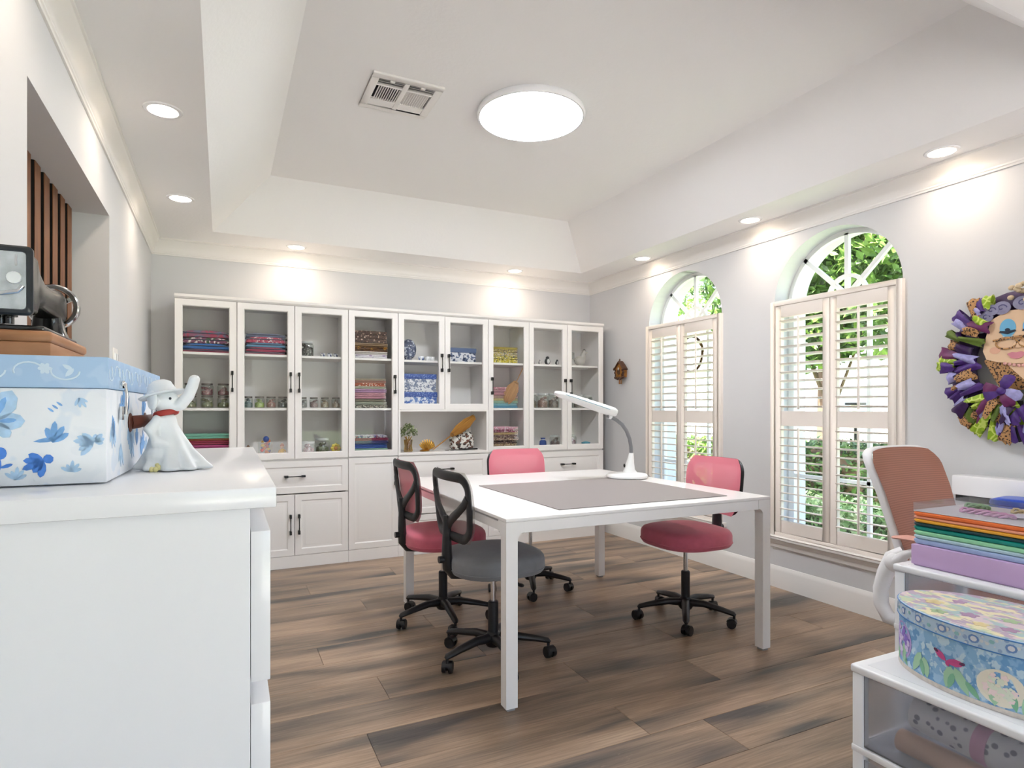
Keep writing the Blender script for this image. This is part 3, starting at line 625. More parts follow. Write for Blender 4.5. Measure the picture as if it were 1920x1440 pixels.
stack(3, SH0, [(.026, F_('grass', '#3f7a44'), 'grass green folded fabric'), (.012, F_('seafoam', '#9cc8b4'), 'seafoam folded fabric'), (.04, F_('royal', '#2f55a4'), 'royal blue folded fabric'), (.02, F_('indigo', '#3a3f7a'), 'indigo folded fabric'), (.022, F_('wine', '#8c2f4c'), 'wine red folded fabric'), (.022, pattern('f_lace', ['#dcdce4', '#8c2f4c', '#5a5f90'], 46), 'white lace-print folded fabric topping the pile')], .275, .23, 'on the bottom shelf of the fabric cabinet', f=.47)
# column 5
china = pattern('china_floral', ['#e6e8ee', '#34508c', '#5d78b0'], 32, 'blot', .25)
t = thing('ceramic_egg', 'large blue and white patterned ceramic egg on a small foot', 'ornament', (cx(4, .30), SY-.05, 1.586))
prof_ = [(.03, .001), (.034, .006), (.028, .016)]+[(.066*sin(a)**.9, .092-.084*cos(a)) for a in [PI*k/14 for k in range(2, 14)]]+[(.001, .177)]
MB().lathe(prof_, n=24).build('shell', pattern('egg_print', ['#55617f', '#c9d0de', '#39455f'], 36, 'blot', .2), t, smooth=60)
MB().lathe([(.0, .0), (.036, .0), (.036, .006), (.0, .006)], n=20).build('foot', P('egg_foot', '#39455f', .3), t)
for k, f in enumerate((.56, .70, .80)):
    t = thing('tea_cup', ('blue rimmed', 'plain white', 'small white')[k]+' china cup beside the ceramic egg', 'cup', (cx(4, f), SY-.08, 1.586))
    MB().lathe([(.014, 0), (.022, .006), (.026, .034), (.025, .035), (.019, .008), (.001, .006)], n=16, sx=(1, 1.05, .8)[k], sy=(1, 1.05, .8)[k]).build('cup_body', (china, P('china', '#eceef0', .25), P('china', '#eceef0', .25))[k], t, smooth=60)
    MB().sweep([(.023, 0, .03), (.036, 0, .026), (.034, 0, .012), (.021, 0, .01)], .0025, .0025, (0, 1, 0), 6).build('cup_handle', P('china', '#eceef0', .25), t)
lidp = pattern('box_trellis', ['#2d4f9c', '#8aa4d6'], 95, 'cell', .5)
def gift_box(x, y, z, w, d, h, lh, bm_, lm_, label, rz=0):
    t = thing('lidded_box', label, 'box', (x, y, z), rz)
    MB().box(-w/2+.004, w/2-.004, -d/2+.004, d/2-.004, .0005, h-.004).build('box_body', bm_, t, bevel=.002)
    MB().box(-w/2, w/2, -d/2, d/2, h-lh, h).build('lid', lm_, t, bevel=.0025)
    return t
gift_box(cx(4, .5), SY-.02, ZN+.0045, .292, .23, .142, .042, pattern('box_floral', ['#e4e8f0', '#3c5ea8', '#6484c0'], 26), lidp, 'blue and white floral lidded box under the matching box')
gift_box(cx(4, .5), SY-.02, ZN+.147, .283, .225, .148, .042, pattern('box_sprig', ['#e6e8ec', '#6a7898', '#8c94a8'], 42), lidp, 'blue trellis-lidded box with fine sprigs stacked on the floral box')
gift_box(cx(5, .48), SY-.0, 1.586, .25, .2, .12, .04, pattern('box_dark', ['#d8dae0', '#32405c', '#5a6888'], 30), P('lid_slate', '#56688c', .6), 'slate blue lidded box with a dark floral body, on the upper shelf by itself')
for k, f in enumerate((.24, .4, .56, .7)):
    t = thing('paperweight', 'low dark glass paperweight on the empty lower shelf', 'ornament', (cx(5, f), SY-.06, ZN+.0045), 0, 'row of paperweights')
    MB().lathe([(.02, 0), (.028, .006), (.024, .018), (.01, .025), (.001, .026)], n=16).build('dome', P('dark_glass', '#3d4148', .15), t, smooth=60); MB().lathe([(.029, 0), (.029, .003), (.02, .004)], n=16).build('rim', M_steel, t)
# open shelf of the middle cabinet
ZO = ZM+.0225
t = thing('potted_plant', 'bushy artificial plant in an amber glass vase on the open shelf', 'plant', (cx(4, .27), SY-.09, ZO))
MB().lathe([(.034, .001), (.037, .008), (.03, .05), (.036, .098), (.034, .1), (.026, .05), (.03, .01), (.001, .008)], n=20).build('vase', glassy('amber_glass', (.8, .66, .3), .16, .05), t, smooth=60)
m = MB()
for k in range(7): a = k*.9; m.sweep([(.012*cos(a), .012*sin(a), .012), (.018*cos(a+2), .018*sin(a+2), .07), (.03*cos(a), .03*sin(a), .125)], .003, .003, (0, 1, 0), 6)
m.build('stem', P('stem_gold', '#b08a34', .5), t)
lf = MB(); rr = random.Random(3)
for k in range(320):
    a = rr.uniform(0, 2*PI); b = rr.uniform(-.4, 1.4); q = .078*rr.uniform(.5, 1)
    p = Vector((q*cos(a)*cos(b), q*sin(a)*cos(b), .155+q*1.0*sin(b))); n_ = Vector((rr.gauss(0, 1), rr.gauss(0, 1), rr.gauss(.5, 1))).normalized(); s1 = n_.orthogonal().normalized()*.010; s2 = n_.cross(s1).normalized()*.006
    lf.add([p-s1, p+s2, p+s1, p-s2+n_*.002], [(0, 1, 2), (0, 2, 3)])
stuff(lf.build('leaves', pattern('small_leaf', ['#7f8f5c', '#c3caa4', '#566640'], 60), t, smooth=0))
# gold shell dish
t = thing('gold_bowl', 'gilded openwork shell bowl lying beside the vase', 'bowl', (cx(4, .63), SY-.09, ZO), R(20))
m = MB(); M_gold = P('gold', '#b98a3a', .3, metal=.75)
for k in range(9):
    a = R(-70+140*k/8); m.sweep([(0, 0, .008), (.03*sin(a), -.025, .012+.02*cos(a)), (.052*sin(a), -.032, .02+.035*cos(a)), (.06*sin(a), -.02, .03+.045*cos(a))], [.004, .007, .008, .003], [.003, .004, .004, .002], (0, 1, 0), 6)
m.build('shell_rib', M_gold, t, smooth=60); MB().lathe([(.03, .001), (.036, .006), (.02, .012)], n=16, sy=.7).build('foot', M_gold, t); t.scale = (1.35, 1.35, 1.35)
# long straw whisk leaning across the open shelf
def broom(loc, rot, L, br, label, col, hd):
    t = thing('straw_whisk', label, 'broom', loc, 0, rot=rot)
    MB().sweep([(0, 0, 0), (0, 0, L*.35), (0, 0, L*.5)], hd, hd, (0, 1, 0), 8).build('stick', P('whisk_stick', '#a5742f', .6), t)
    m = MB(); N = 26
    for k in range(N):
        a = 2.4*k; q = math.sqrt(k/N); x, y = q*cos(a), q*sin(a)
        m.sweep([(x*br*.3, y*br*.1, L*.42), (x*br*.9, y*br*.2, L*.6), (x*br*1.0, y*br*.22, L*.8), (x*br*.6, y*br*.3, L*random.uniform(.93, 1.0))], [br*.13, br*.2, br*.19, br*.05], [br*.1, br*.14, br*.13, br*.04], (0, 1, 0), 5)
    m.build('bristles', wood('straw_'+name_id(), col[0], col[1], (60, 60, 5), .75), t, smooth=60)
    MB().sweep([(0, 0, L*.44), (0, 0, L*.47)], br*.42, br*.3, (0, 1, 0), 10).build('binding', P('whisk_binding', '#7d5420', .7), t)
    return t
_n = [0]
def name_id(): _n[0] += 1; return str(_n[0])
broom((cx(4, .80), SY-.10, ZO+.012), (R(2), R(54), 0), .465, .042, 'golden straw whisk leaning diagonally across the open shelf', ('#8a5a1e', '#b98432'), .005)
# patterned bag
t = thing('cloth_bag', 'black, white and rust patterned cloth bag with a dark strap on the open shelf', 'bag', (cx(5, .52), SY-.03, ZO))
m = MB(); rings = []
for z, w_, d_ in ((.004, .09, .05), (.03, .105, .06), (.09, .108, .055), (.14, .092, .04), (.165, .075, .022), (.17, .07, .012)): rings.append([(x*1.0, y, z+.004*sin(x*60)) for x, y in rrect(w_, d_, min(w_, d_)*.9)])
m.loft(rings).build('bag_body', pattern('bag_print', ['#dfddd6', '#33312e', '#6d4a3c'], 30, 'blot'), t, smooth=60)
MB().sweep([(-.05, -.062, .012), (0, -.075, .008), (.06, -.07, .009), (.12, -.06, .008)], .012, .006, (0, 0, 1), 8).build('strap', M_bplast, t)
t = thing('eyeglasses', 'small dark folded spectacles lying before the patterned bag', 'glasses', (cx(5, .16), SY-.12, ZO))
m = MB()
for sx in (-.022, .022): m.sweep([(sx+.017*cos(2*PI*k/12), .012*sin(2*PI*k/12), .004) for k in range(12)], .0014, .0014, (0, 0, 1), 6, closed=True)
m.build('rims', P('wire_dark', '#4a4a4c', .4), t); MB().sweep([(-.04, .012, .005), (.04, .016, .005)], .0014, .0014, (0, 0, 1), 6).build('temple', P('wire_dark', '#4a4a4c', .4), t)
# column 7
stack(6, SH2, [(.034, pattern('f_y1', ['#d2c03c', '#4c5a34', '#e8e0a0'], 44), 'yellow and green floral folded fabric'), (.03, pattern('f_y2', ['#c8b83c', '#6a6a5c', '#ece8c0'], 60), 'yellow and grey folded fabric'), (.03, pattern('f_y3', ['#d8d0b8', '#8a8a7c', '#d0b840'], 60), 'pale grey and yellow folded fabric'), (.026, pattern('f_y4', ['#a89858', '#6a4f5c', '#d8cc90'], 60), 'mustard and plum folded fabric'), (.02, F_('mustard', '#b8a43c'), 'mustard folded fabric topping the pile')], .25, .23, 'on the top shelf of the broom cabinet', f=.46)
stack(6, SH1, [(.02, F_('cyan', '#5aa0c0'), 'cyan folded fabric'), (.022, F_('aqua', '#8fc4cc'), 'aqua folded fabric'), (.022, F_('mint2', '#a8c8b4'), 'pale mint folded fabric'), (.02, F_('yellow2', '#cfc48c'), 'pale yellow folded fabric'), (.026, F_('blush', '#c8a49c'), 'blush folded fabric'), (.024, pattern('f_p1', ['#b07080', '#d8b0b4'], 50, 'wave'), 'striped pink folded fabric'), (.024, F_('rose5', '#bd8f98'), 'rose grey folded fabric'), (.026, pattern('f_p2', ['#c88c98', '#ecd4d6'], 60), 'pink print folded fabric topping the pile')], .25, .23, 'behind the straw broom', f=.46)
stack(6, SH0, [(.026, pattern('f_k1', ['#8c7464', '#2f2a28', '#c8b8a0'], 60), 'brown and black print folded fabric'), (.022, pattern('f_k2', ['#c8a880', '#5c3430', '#e0d0b8'], 60), 'sand and maroon print folded fabric'), (.026, pattern('f_k3', ['#5c4440', '#b89c88', '#30282a'], 60), 'dark plum print folded fabric'), (.024, pattern('f_k4', ['#a88878', '#4c3438', '#d4c4b0'], 60), 'taupe print folded fabric'), (.026, pattern('f_k5', ['#6a4c4c', '#c0a898'], 60), 'maroon speckled folded fabric'), (.02, F_('sand', '#c4a878'), 'sand folded fabric'), (.028, pattern('f_k6', ['#a86078', '#e0c8d0', '#6a3848'], 60), 'raspberry print folded fabric'), (.022, pattern('f_k7', ['#d8a0b4', '#f0e4ea'], 60), 'pink lattice folded fabric topping the pile')], .25, .23, 'on the bottom shelf of the broom cabinet', f=.46)
broom((cx(6, .93), YC+.048, SH2-.022), (R(180), R(28), 0), .38, .055, 'small natural straw broom leaning inside the glass door', ('#9a7048', '#b98c5e'), .004)
# column 8-9
t = thing('greeting_card', 'pink striped card leaning on the top shelf', 'card', (cx(7, .24), SY-.03, SH2+.002), 0, rot=(0, R(-18), 0))
MB().box(-.002, .002, -.08, .08, .001, .18).build('sheet', P('card_white', '#e6dcd8', .7), t); MB().box(-.003, -.0025, -.07, .07, .02, .17).build('stripe', P('card_pink', '#cf7d84', .7), t); MB().box(.0025, .003, -.07, .07, .02, .17).build('stripe', P('card_pink', '#cf7d84', .7), t)
for k, (f, s_, l_) in enumerate(((.42, .045, 'tiny grey bird ornament on the top shelf'), (.62, .075, 'black and white penguin ornament beside the leaning card'), (.88, .05, 'little dark bird ornament by the door edge'))):
    t = thing('bird_ornament', l_, 'ornament', (cx(7, f), SY-.07, SH2+.001))
    MB().ell((0, 0, s_*.42), (s_*.36, s_*.34, s_*.42), 12, 8).build('body', P('orn_%d' % k, ('#9a9c9c', '#2f3336', '#4a4e50')[k], .4), t); MB().ell((0, -s_*.04, s_*.86), (s_*.22, s_*.22, s_*.2), 10, 7).build('head', P('orn_h%d' % k, ('#a8aaaa', '#2a2d30', '#5c6062')[k], .4), t)
    MB().ell((0, -s_*.22, s_*.42), (s_*.22, s_*.15, s_*.3), 10, 7).build('belly', P('orn_belly', '#e4e4e0', .4), t)
for k in range(3): jar(cx(7, .2+.29*k), SY-.07, SH1+.001, .055, .135, Kg, (conf('brown', '#6b5848', '#b8a48c', '#3f342c'), conf('dusty', '#9a7468', '#d8c4b8', '#5c4440'), conf('mixed', '#7c6a60', '#c4b4a8', '#4a3c38'))[k], .62, 'large clear jar of %s buttons behind the desk lamp' % ('brown', 'dusty pink', 'mixed')[k], 'large button jars on the middle shelf')
for k in range(3): jar(cx(8, .2+.26*k), SY-.07, SH1+.001, .05, .125, Kg, (conf('gr1', '#6a6a66', '#b8b4ac', '#3c3c3a'), conf('gr2', '#7c7068', '#c8bcb0', '#4c443e'), conf('gr3', '#5c6264', '#b0b4b4', '#34383a'))[k], .6, 'large clear jar of %s buttons near the window wall' % ('charcoal', 'taupe', 'slate')[k], 'large button jars on the middle shelf')
t = thing('hen_figurine', 'black and white patterned ceramic hen with a raised tail', 'figurine', (cx(8, .52), SY-.06, SH2+.001), R(-8))
m = MB(); m.ell((.0, 0, .05), (.058, .036, .046), 16, 10); m.ell((.034, 0, .082), (.032, .028, .05), 14, 9); m.ell((.046, 0, .13), (.024, .021, .024), 14, 8)
remesh(m, 'body', pattern('hen_print', ['#e2dfd8', '#2e2e2c'], 60, 'wave', .3), t, .004)
m = MB()
for k in range(5): a = R(100+14*k); m.sweep([(-.06, 0, .07), (-.06+.05*cos(a), 0, .07+.05*sin(a)), (-.06+.075*cos(a+.25), 0, .07+.07*sin(a+.25))], [.008, .016, .004], [.006, .008, .003], (0, 1, 0), 8)
m.build('tail', pattern('hen_tail', ['#3a3a3a', '#d8d5ce'], 60, 'wave', .3), t, smooth=60)
MB().sweep([(.066, 0, .13), (.084, 0, .126)], [.006, .001], [.006, .001], (0, 1, 0), 8).build('beak', P('hen_beak', '#c8c0b0', .4), t); MB().sweep([(.034, 0, .15), (.046, 0, .162), (.058, 0, .152)], .004, .006, (0, 1, 0), 8).build('comb', P('hen_comb', '#55504e', .4), t)
MB().lathe([(.034, .0), (.036, .004), (.02, .012)], n=16).build('foot', P('hen_foot', '#d8d5ce', .4), t)
t = thing('notepad', 'thin stack of cream cards lying on the bottom shelf', 'paper', (cx(7, .25), SY-.08, SH0+.001)); 
for k in range(4): MB().box(-.06+.002*k, .06-.003*k, -.04, .04, k*.0055, k*.0055+.005).build('card', P('card_%d' % (k % 2), ('#d8cfc0', '#c0a890')[k % 2], .8), t)
t = thing('drawstring_bag', 'small dark blue drawstring bag on the bottom shelf', 'bag', (cx(7, .53), SY-.05, SH0+.001))
MB().lathe([(.028, .001), (.036, .02), (.033, .055), (.018, .068), (.026, .085), (.024, .086), (.001, .07)], n=14, sy=.7).build('bag_body', P('bag_blue', '#2f4a8c', .8, var=.2, vscale=60), t, smooth=60); MB().lathe([(.02, .066), (.021, .069), (.02, .072)], n=14, sy=.7).build('cord', P('cord_white', '#dfe2ea', .7), t)
jar(cx(7, .85), SY-.05, SH0+.001, .05, .11, Kg, conf('bt1', '#7c5f58', '#c8b4a8', '#4a5560'), .6, 'clear jar of mixed red and grey notions beside the blue bag', None)
jar(cx(8, .3), SY-.05, SH0+.001, .05, .11, Kg, conf('bt2', '#8c5c6c', '#d0b8c0', '#4c4450'), .65, 'clear jar of plum coloured notions next to the teal tape dish', None)
t = thing('tape_dish', 'round teal dish of thread on the bottom shelf near the window wall', 'dish', (cx(8, .68), SY-.07, SH0+.001))
MB().lathe([(.03, .001), (.04, .012), (.043, .034), (.041, .036), (.034, .014), (.001, .01)], n=20).build('dish_body', P('dish_teal', '#4a90a4', .35), t, smooth=60); MB().ell((0, 0, .03), (.035, .035, .015), 14, 7).build('thread', P('thread_teal', '#6ab0c0', .8, var=.2, vscale=80), t)

# ------------------------------------------------------------------ craft table
TX, TXE, TY, TYE, TZ = 1.0, 2.435, 2.14, 3.62, .757
t = thing('craft_table', 'large square white craft table with rounded leg joints', 'table', ((TX+TXE)/2, (TY+TYE)/2, 0))
hx, hy = (TXE-TX)/2, (TYE-TY)/2; lw_ = .05; ap = .058; rf = .028
M_tab = P('table_white', '#f3f1f0', .28)
MB().box(-hx, hx, -hy, hy, TZ-.014, TZ).build('tabletop', M_tab, t, bevel=.002)
for sy in (-1, 1):
    y0, y1 = (-hy+.0005, -hy+lw_) if sy < 0 else (hy-lw_, hy-.0005)
    MB().box(-hx+lw_+rf, hx-lw_-rf, y0, y1, TZ-ap-.002, TZ-.0145).build('apron', M_tab, t, bevel=.001, seg=1)
for sx in (-1, 1):
    x0, x1 = (-hx+.010, -hx+lw_) if sx < 0 else (hx-lw_, hx-.010)
    MB().box(x0, x1, -hy+lw_+rf, hy-lw_-rf, TZ-ap-.002, TZ-.024).build('apron', M_tab, t, bevel=.001, seg=1)
    MB().box(x0+(.016 if sx < 0 else 0), x1-(0 if sx < 0 else .016), -hy+lw_+rf, hy-lw_-rf, TZ-.024, TZ-.0145).build('leaf_slot', M_tab, t)
for sx in (-1, 1):
    for sy in (-1, 1):
        m = MB(); q = lw_
        pr = [(0, .012), (q, .012), (q, TZ-ap-rf)]
        for k in range(1, 7): a = R(180-90*k/6); pr.append((q+rf+rf*cos(a), TZ-ap-rf+rf*sin(a)))
        pr += [(q+rf, TZ-.0145), (0, TZ-.0145)]
        m.prism(pr, 0, q, 'y')                                     # leg with fillet along x
        pr2 = [(q-.0005, TZ-ap-rf)]
        for k in range(1, 7): a = R(180-90*k/6); pr2.append((q+rf+rf*cos(a), TZ-ap-rf+rf*sin(a)))
        pr2 += [(q+rf, TZ-.0145), (q-.0005, TZ-.0145)]
        m.prism(pr2, .0005, q-.0005, 'x')
        o = m.tf(Matrix.Translation((sx*-1*-hx if sx > 0 else -hx, sy*hy, 0)) @ Matrix.Diagonal((-sx, -sy, 1, 1))).build('leg', M_tab, t, bevel=0, smooth=30)
        MB().box(-.017, .017, -.017, .017, 0, .012).build('foot_pad', P('foot_grey', '#9a9a9a', .6), t, loc=(sx*(hx-q/2), sy*(hy-q/2), 0))
o = MB().box(1.29, 2.245, 2.232, 3.12, TZ+.0006, TZ+.004).build('cutting_mat', P('mat_grey', '#918a88', .5, bump=.05, bscale=300), smooth=0, bevel=.001, seg=1)
tag(o, 'plain taupe grey cutting mat lying on the white table', 'cutting mat')

# ------------------------------------------------------------------ task chairs
def dense(pts, k=5):
    return [tuple(a+(b-a)*q/k for a, b in zip(pts[i], pts[(i+1) % len(pts)])) for i in range(len(pts)) for q in range(k)]
def make_chair(seat_m, mesh_m, label, group):
    t = thing('task_chair', label, 'chair', (0, 0, 0), 0, group)
    MB().lathe([(.001, .062), (.032, .062), (.04, .075), (.04, .105), (.03, .125), (.0245, .13), (.0245, .27), (.02, .275)], n=20).build('column', M_bplast, t)
    MB().cyl((0, 0, .25), (0, 0, .415), .0125, n=16).build('gas_lift', M_chrome, t)
    for k in range(5):
        a = R(49+72*k); d = Vector((cos(a), sin(a), 0))
        m = MB(); m.sweep([d*.02+Vector((0, 0, .1)), d*.10+Vector((0, 0, .105)), d*.2+Vector((0, 0, .09)), d*.262+Vector((0, 0, .078)), d*.272+Vector((0, 0, .07))], [.026, .023, .019, .017, .010], [.024, .02, .016, .013, .008], (0, 0, 1), 8)
        arm = m.build('base_arm', M_bplast, t, smooth=50)
        c = d*.265; b = a+R(60+37*k); ax = Vector((cos(b), sin(b), 0)); fw_ = Vector((-ax.y, ax.x, 0))
        m = MB(); m.cyl(c+Vector((0, 0, .045)), c+Vector((0, 0, .082)), .007, n=10); w0 = c+fw_*.012+Vector((0, 0, .0265))
        for sg in (-1, 1): m.cyl(w0+ax*sg*.007, w0+ax*sg*.024, .026, .0245, n=18)
        m.cyl(w0-ax*.007, w0+ax*.007, .015, n=12)
        m.build('caster', M_bplast, arm, smooth=45)
        m = MB(); rings = []
        for s_ in (-.02, .02): rings.append([w0+ax*s_+Vector((0, 0, 0))+fw_*.0285*cos(q)+Vector((0, 0, .0285*sin(q))) for q in [R(20+140*j/8) for j in range(9)]]+[w0+ax*s_+fw_*.0265*cos(q)+Vector((0, 0, .0265*sin(q))) for q in [R(160-140*j/8) for j in range(9)]])
        m.loft(rings).build('caster_hood', M_bplast, arm, smooth=45)
    MB().box(-.12, .1, -.09, .09, .408, .43).build('seat_plate', M_bplast, t, bevel=.008)
    m = MB(); rings = []
    for z, s_ in ((.426, .88), (.431, .955), (.442, .99), (.46, 1.0), (.488, 1.0), (.502, .985), (.514, .94), (.523, .82), (.529, .55), (.531, .05)):
        rings.append([(s_*(.225*abs(cos(a))**.72*(1 if cos(a) > 0 else -1)), s_*(.228*abs(sin(a))**.72*(1 if sin(a) > 0 else -1)), z) for a in [2*PI*k/40 for k in range(40)]])
    seat = m.loft(rings).build('seat', seat_m, t, smooth=70); 
    MB().sweep([(.2258*abs(cos(a))**.72*(1 if cos(a) > 0 else -1), .2288*abs(sin(a))**.72*(1 if sin(a) > 0 else -1), .452) for a in [2*PI*k/40 for k in range(40)]], .0025, .0025, (0, 0, 1), 6, closed=True).build('piping', seat_m, seat)
    def bx(y, z): return -.222+.75*y*y-.11*(z-.60)
    m = MB(); m.sweep([(-.02, 0, .414), (-.14, 0, .412), (-.205, 0, .425), (-.232, 0, .46), (-.236, 0, .54), (-.236, 0, .62), (-.242, 0, .70)], [.035, .035, .034, .034, .034, .03, .02], [.012, .016, .022, .024, .022, .018, .012], (1, 0, .001), 8)
    m.build('back_bar', M_bplast, t, smooth=50)
    MB().cyl((-.25, .0, .5), (-.275, 0, .5), .016, n=14).build('back_knob', M_bplast, t)
    # frame of the backrest
    out = []
    for u_, v_ in dense(rrect(.198, .138, .06, 7), 4):
        z = .748+v_; wf = 1.0 if v_ > 0 else 1.0-.10*min(1, -v_/.138); out.append((bx(u_*wf, z), u_*wf, z))
    fr = MB().sweep(out, .022, .011, (1, 0, 0), 8, closed=True).build('back_frame', M_bplast, t, smooth=60)
    m = MB()
    for sg in (-1, 1):
        pth = [(sg*.0, .655), (sg*.05, .69), (sg*.115, .728), (sg*.165, .765), (sg*.196, .80)]
        m.sweep([(bx(y, z)-.003, y, z) for y, z in pth], [.030, .025, .022, .023, .024], [.012, .011, .010, .010, .010], (1, 0, 0), 8)
    m.sweep([(bx(0, z)-.006, 0, z) for z in (.61, .65, .69)], [.034, .03, .012], [.012, .012, .008], (1, 0, 0), 8)
    m.build('back_brace', M_bplast, t, smooth=60)
    m = MB(); n1, n2 = 14, 10; vs = []; fs = []
    for i in range(n2+1):
        v_ = -1+2*i/n2
        for j in range(n1+1):
            u_ = -1+2*j/n1; e = (1-abs(v_)**5)**.2 if abs(v_) < 1 else .72
            z = .748+v_*.160; y = u_*.214*max(e, .80)*(1 if v_ > 0 else 1-.1*-v_); bulge = .014*(1-u_*u_)*(1-v_*v_)
            vs.append((bx(y, z)+.013+bulge, y, z))
    for i in range(n2):
        for j in range(n1): a = i*(n1+1)+j; fs.append((a, a+1, a+n1+2, a+n1+1))
    m.add(vs, fs).build('back_mesh', mesh_m, t, smooth=60)
    MB().sweep([(.0, -.06, .412), (.02, -.15, .41), (.03, -.215, .402)], .0045, .004, (0, 0, 1), 8).build('lever', M_bplast, t); MB().ell((.03, -.222, .401), (.014, .02, .008), 10, 6).build('lever_tip', M_bplast, t)
    return t
pinkS = P('seat_pink', '#d2697e', .85, var=.06, vscale=30, sheen=.3); pinkM = meshcloth('mesh_pink', '#e0808f', .1)
greyS = P('seat_grey', '#77787c', .85, var=.06, vscale=30, sheen=.3); greyM = meshcloth('mesh_grey', '#b9b3af', .5)
gc = 'task chairs around the craft table'
place(make_chair(greyS, greyM, 'black task chair with a grey seat tucked against the craft table', gc), (1.165, 2.64, 0), R(2))
c1 = make_chair(pinkS, pinkM, 'black-framed pink task chair beside the grey-seated chair, facing the table edge', gc); place(c1, (1.125, 3.25, 0), R(0))
c4 = copy_tree(c1); place(c4, (2.36, 2.66, 0), R(180), 'black-framed pink task chair on the window side of the craft table')
c3 = copy_tree(c1); place(c3, (1.84, 3.56, 0), R(-90), 'black-framed pink task chair between the craft table and the cabinets')

# ------------------------------------------------------------------ desk lamp
t = thing('desk_lamp', 'white magnifier desk lamp with a grey gooseneck on a round base', 'lamp', (2.262, 3.075, TZ+.0042), R(172))
M_lw = P('lamp_white', '#f2f4f3', .3)
MB().lathe([(.118, 0), (.126, .004), (.127, .016), (.12, .024), (.06, .032), (.001, .033)], n=40).build('base', M_lw, t, smooth=50)
m = MB(); rings = []
for z, rx, ry, ox_ in ((.028, .05, .034, .0), (.05, .036, .028, .004), (.09, .026, .022, -.002), (.13, .018, .017, -.008), (.152, .0145, .0145, -.010)): rings.append([(ox_-.02+rx*cos(2*PI*k/18), ry*sin(2*PI*k/18), z) for k in range(18)])
m.loft(rings).build('stem', M_lw, t, smooth=60)
MB().ell((.018, .0, .075), (.006, .008, .012), 8, 6).build('switch', M_black, t)
gp = [(-.03, 0, .145), (-.028, 0, .19), (-.018, 0, .24), (.004, 0, .29), (.035, 0, .33), (.075, 0, .358), (.118, 0, .377), (.135, 0, .383)]
m = MB(); m.sweep(gp, .0115, .0115, (0, 1, 0), 12)
m.build('gooseneck', P('gooseneck_grey', '#7f8084', .5), t, smooth=60)
hd = MB(); L0, H0 = Vector((.095, 0, .405)), Vector((.475, 0, .522)); d = (H0-L0).normalized(); up = Vector((-d.z, 0, d.x)); rings = []
for s_, w_, h_ in ((-.02, .012, .012), (-.015, .032, .022), (.01, .05, .028), (.09, .056, .027), (.2, .058, .024), (.3, .056, .021), (.37, .046, .017), (.395, .026, .011), (.402, .006, .004)):
    c = L0+d*s_; rings.append([c+Vector((0, 1, 0))*w_*(abs(cos(q))**.6)*(1 if cos(q) > 0 else -1)+up*h_*(abs(sin(q))**.8)*(1 if sin(q) > 0 else -1) for q in [2*PI*k/24 for k in range(24)]])
head = hd.loft(rings).build('lamp_head', M_lw, t, smooth=60)
for sg in (-1, 1): MB().sweep([L0+d*s_+Vector((0, sg*w_, 0))+up*.002 for s_, w_ in ((.05, .0545), (.1, .0568), (.2, .0587), (.3, .0567), (.35, .0505))], .0018, .0015, (0, 0, 1), 6).build('blue_stripe', P('lamp_teal', '#4f8fa6', .4), head)
MB().ell((.115, 0, .382), (.016, .02, .02), 12, 8).build('hinge', M_lw, t)
MB().sweep([(-.126, .0, .012), (-.14, .02, .01), (-.135, .05, .005)], .002, .002, (0, 0, 1), 6).build('power_cord', M_steel, t)

# ------------------------------------------------------------------ white dresser by the left wall
DZ_ = 1.06
M_dres = P('dresser_white', '#f2f3f6', .2)
t = thing('dresser', 'tall glossy white dresser with handleless drawers beside the left wall', 'dresser', (0, 0, 0))
A_ = [(XL+.004, 1.075), (.0817, 1.075), (.0955, 2.215), (XL+.004, 2.215)]
def prism_z(poly, z0, z1): return MB().loft([[(x, y, z0) for x, y in poly], [(x, y, z1) for x, y in poly]])
prism_z(A_, DZ_-.034, DZ_).build('top', M_dres, t, bevel=.0025)
B_ = [(XL+.006, 1.090), (.042, 1.090), (.053, 2.20), (XL+.006, 2.20)]
prism_z(B_, .06, DZ_-.0345).build('carcass', M_dres, t, bevel=.001, seg=1)
prism_z([(XL+.02, 1.12), (.02, 1.12), (.03, 2.18), (XL+.02, 2.18)], 0, .06).build('plinth', M_dres, t)
zz = DZ_-.075
for h in (.252, .252, .252, .16):
    for a, b in ((1.096, 1.643), (1.647, 2.194)):
        prism_z([(.043+(a-1.09)*.01, a), (.0735+(a-1.075)*.012, a), (.0735+(b-1.075)*.012, b), (.043+(b-1.09)*.01, b)], zz-h, zz).build('drawer', M_dres, t, bevel=.002)
    zz -= h+.036
# decorated trunk on the dresser
def flat_shape(pts, T, th=.0006):
    """thin printed shape laid on a surface; T maps (u, v, n) to a point"""
    m = MB(); n = len(pts); m.loft([[T(u, v, 0.0002) for u, v in pts], [T(u, v, th) for u, v in pts]]); return m
def petal(cu, cv, a, L, w): 
    return [(cu+L*(s_)*cos(a)-w*q*sin(a), cv+L*s_*sin(a)+w*q*cos(a)) for s_, q in ((0, .05), (.25, .7), (.55, 1), (.85, .7), (1, 0), (.85, -.7), (.55, -1), (.25, -.7), (0, -.05))]
def merged(shapes, T, name, mat, parent, th=.0006):
    m = MB()
    for sh in shapes: f = flat_shape(sh, T, th); m.add(f.v, f.f)
    return m.build(name, mat, parent, smooth=0)
TRX, TRY0, TRL, TRW, TRH = -.178, 1.236, .66, .278, .2145
t = thing('decorated_trunk', 'pale blue floral keepsake trunk with butterfly print and brown handle on the dresser', 'trunk', (TRX, TRY0, DZ_+.003), R(-2))
M_tp = pattern('trunk_paper', ['#edf1f8', '#dfe9f6', '#e9eef6'], 14, 'blot', .5)
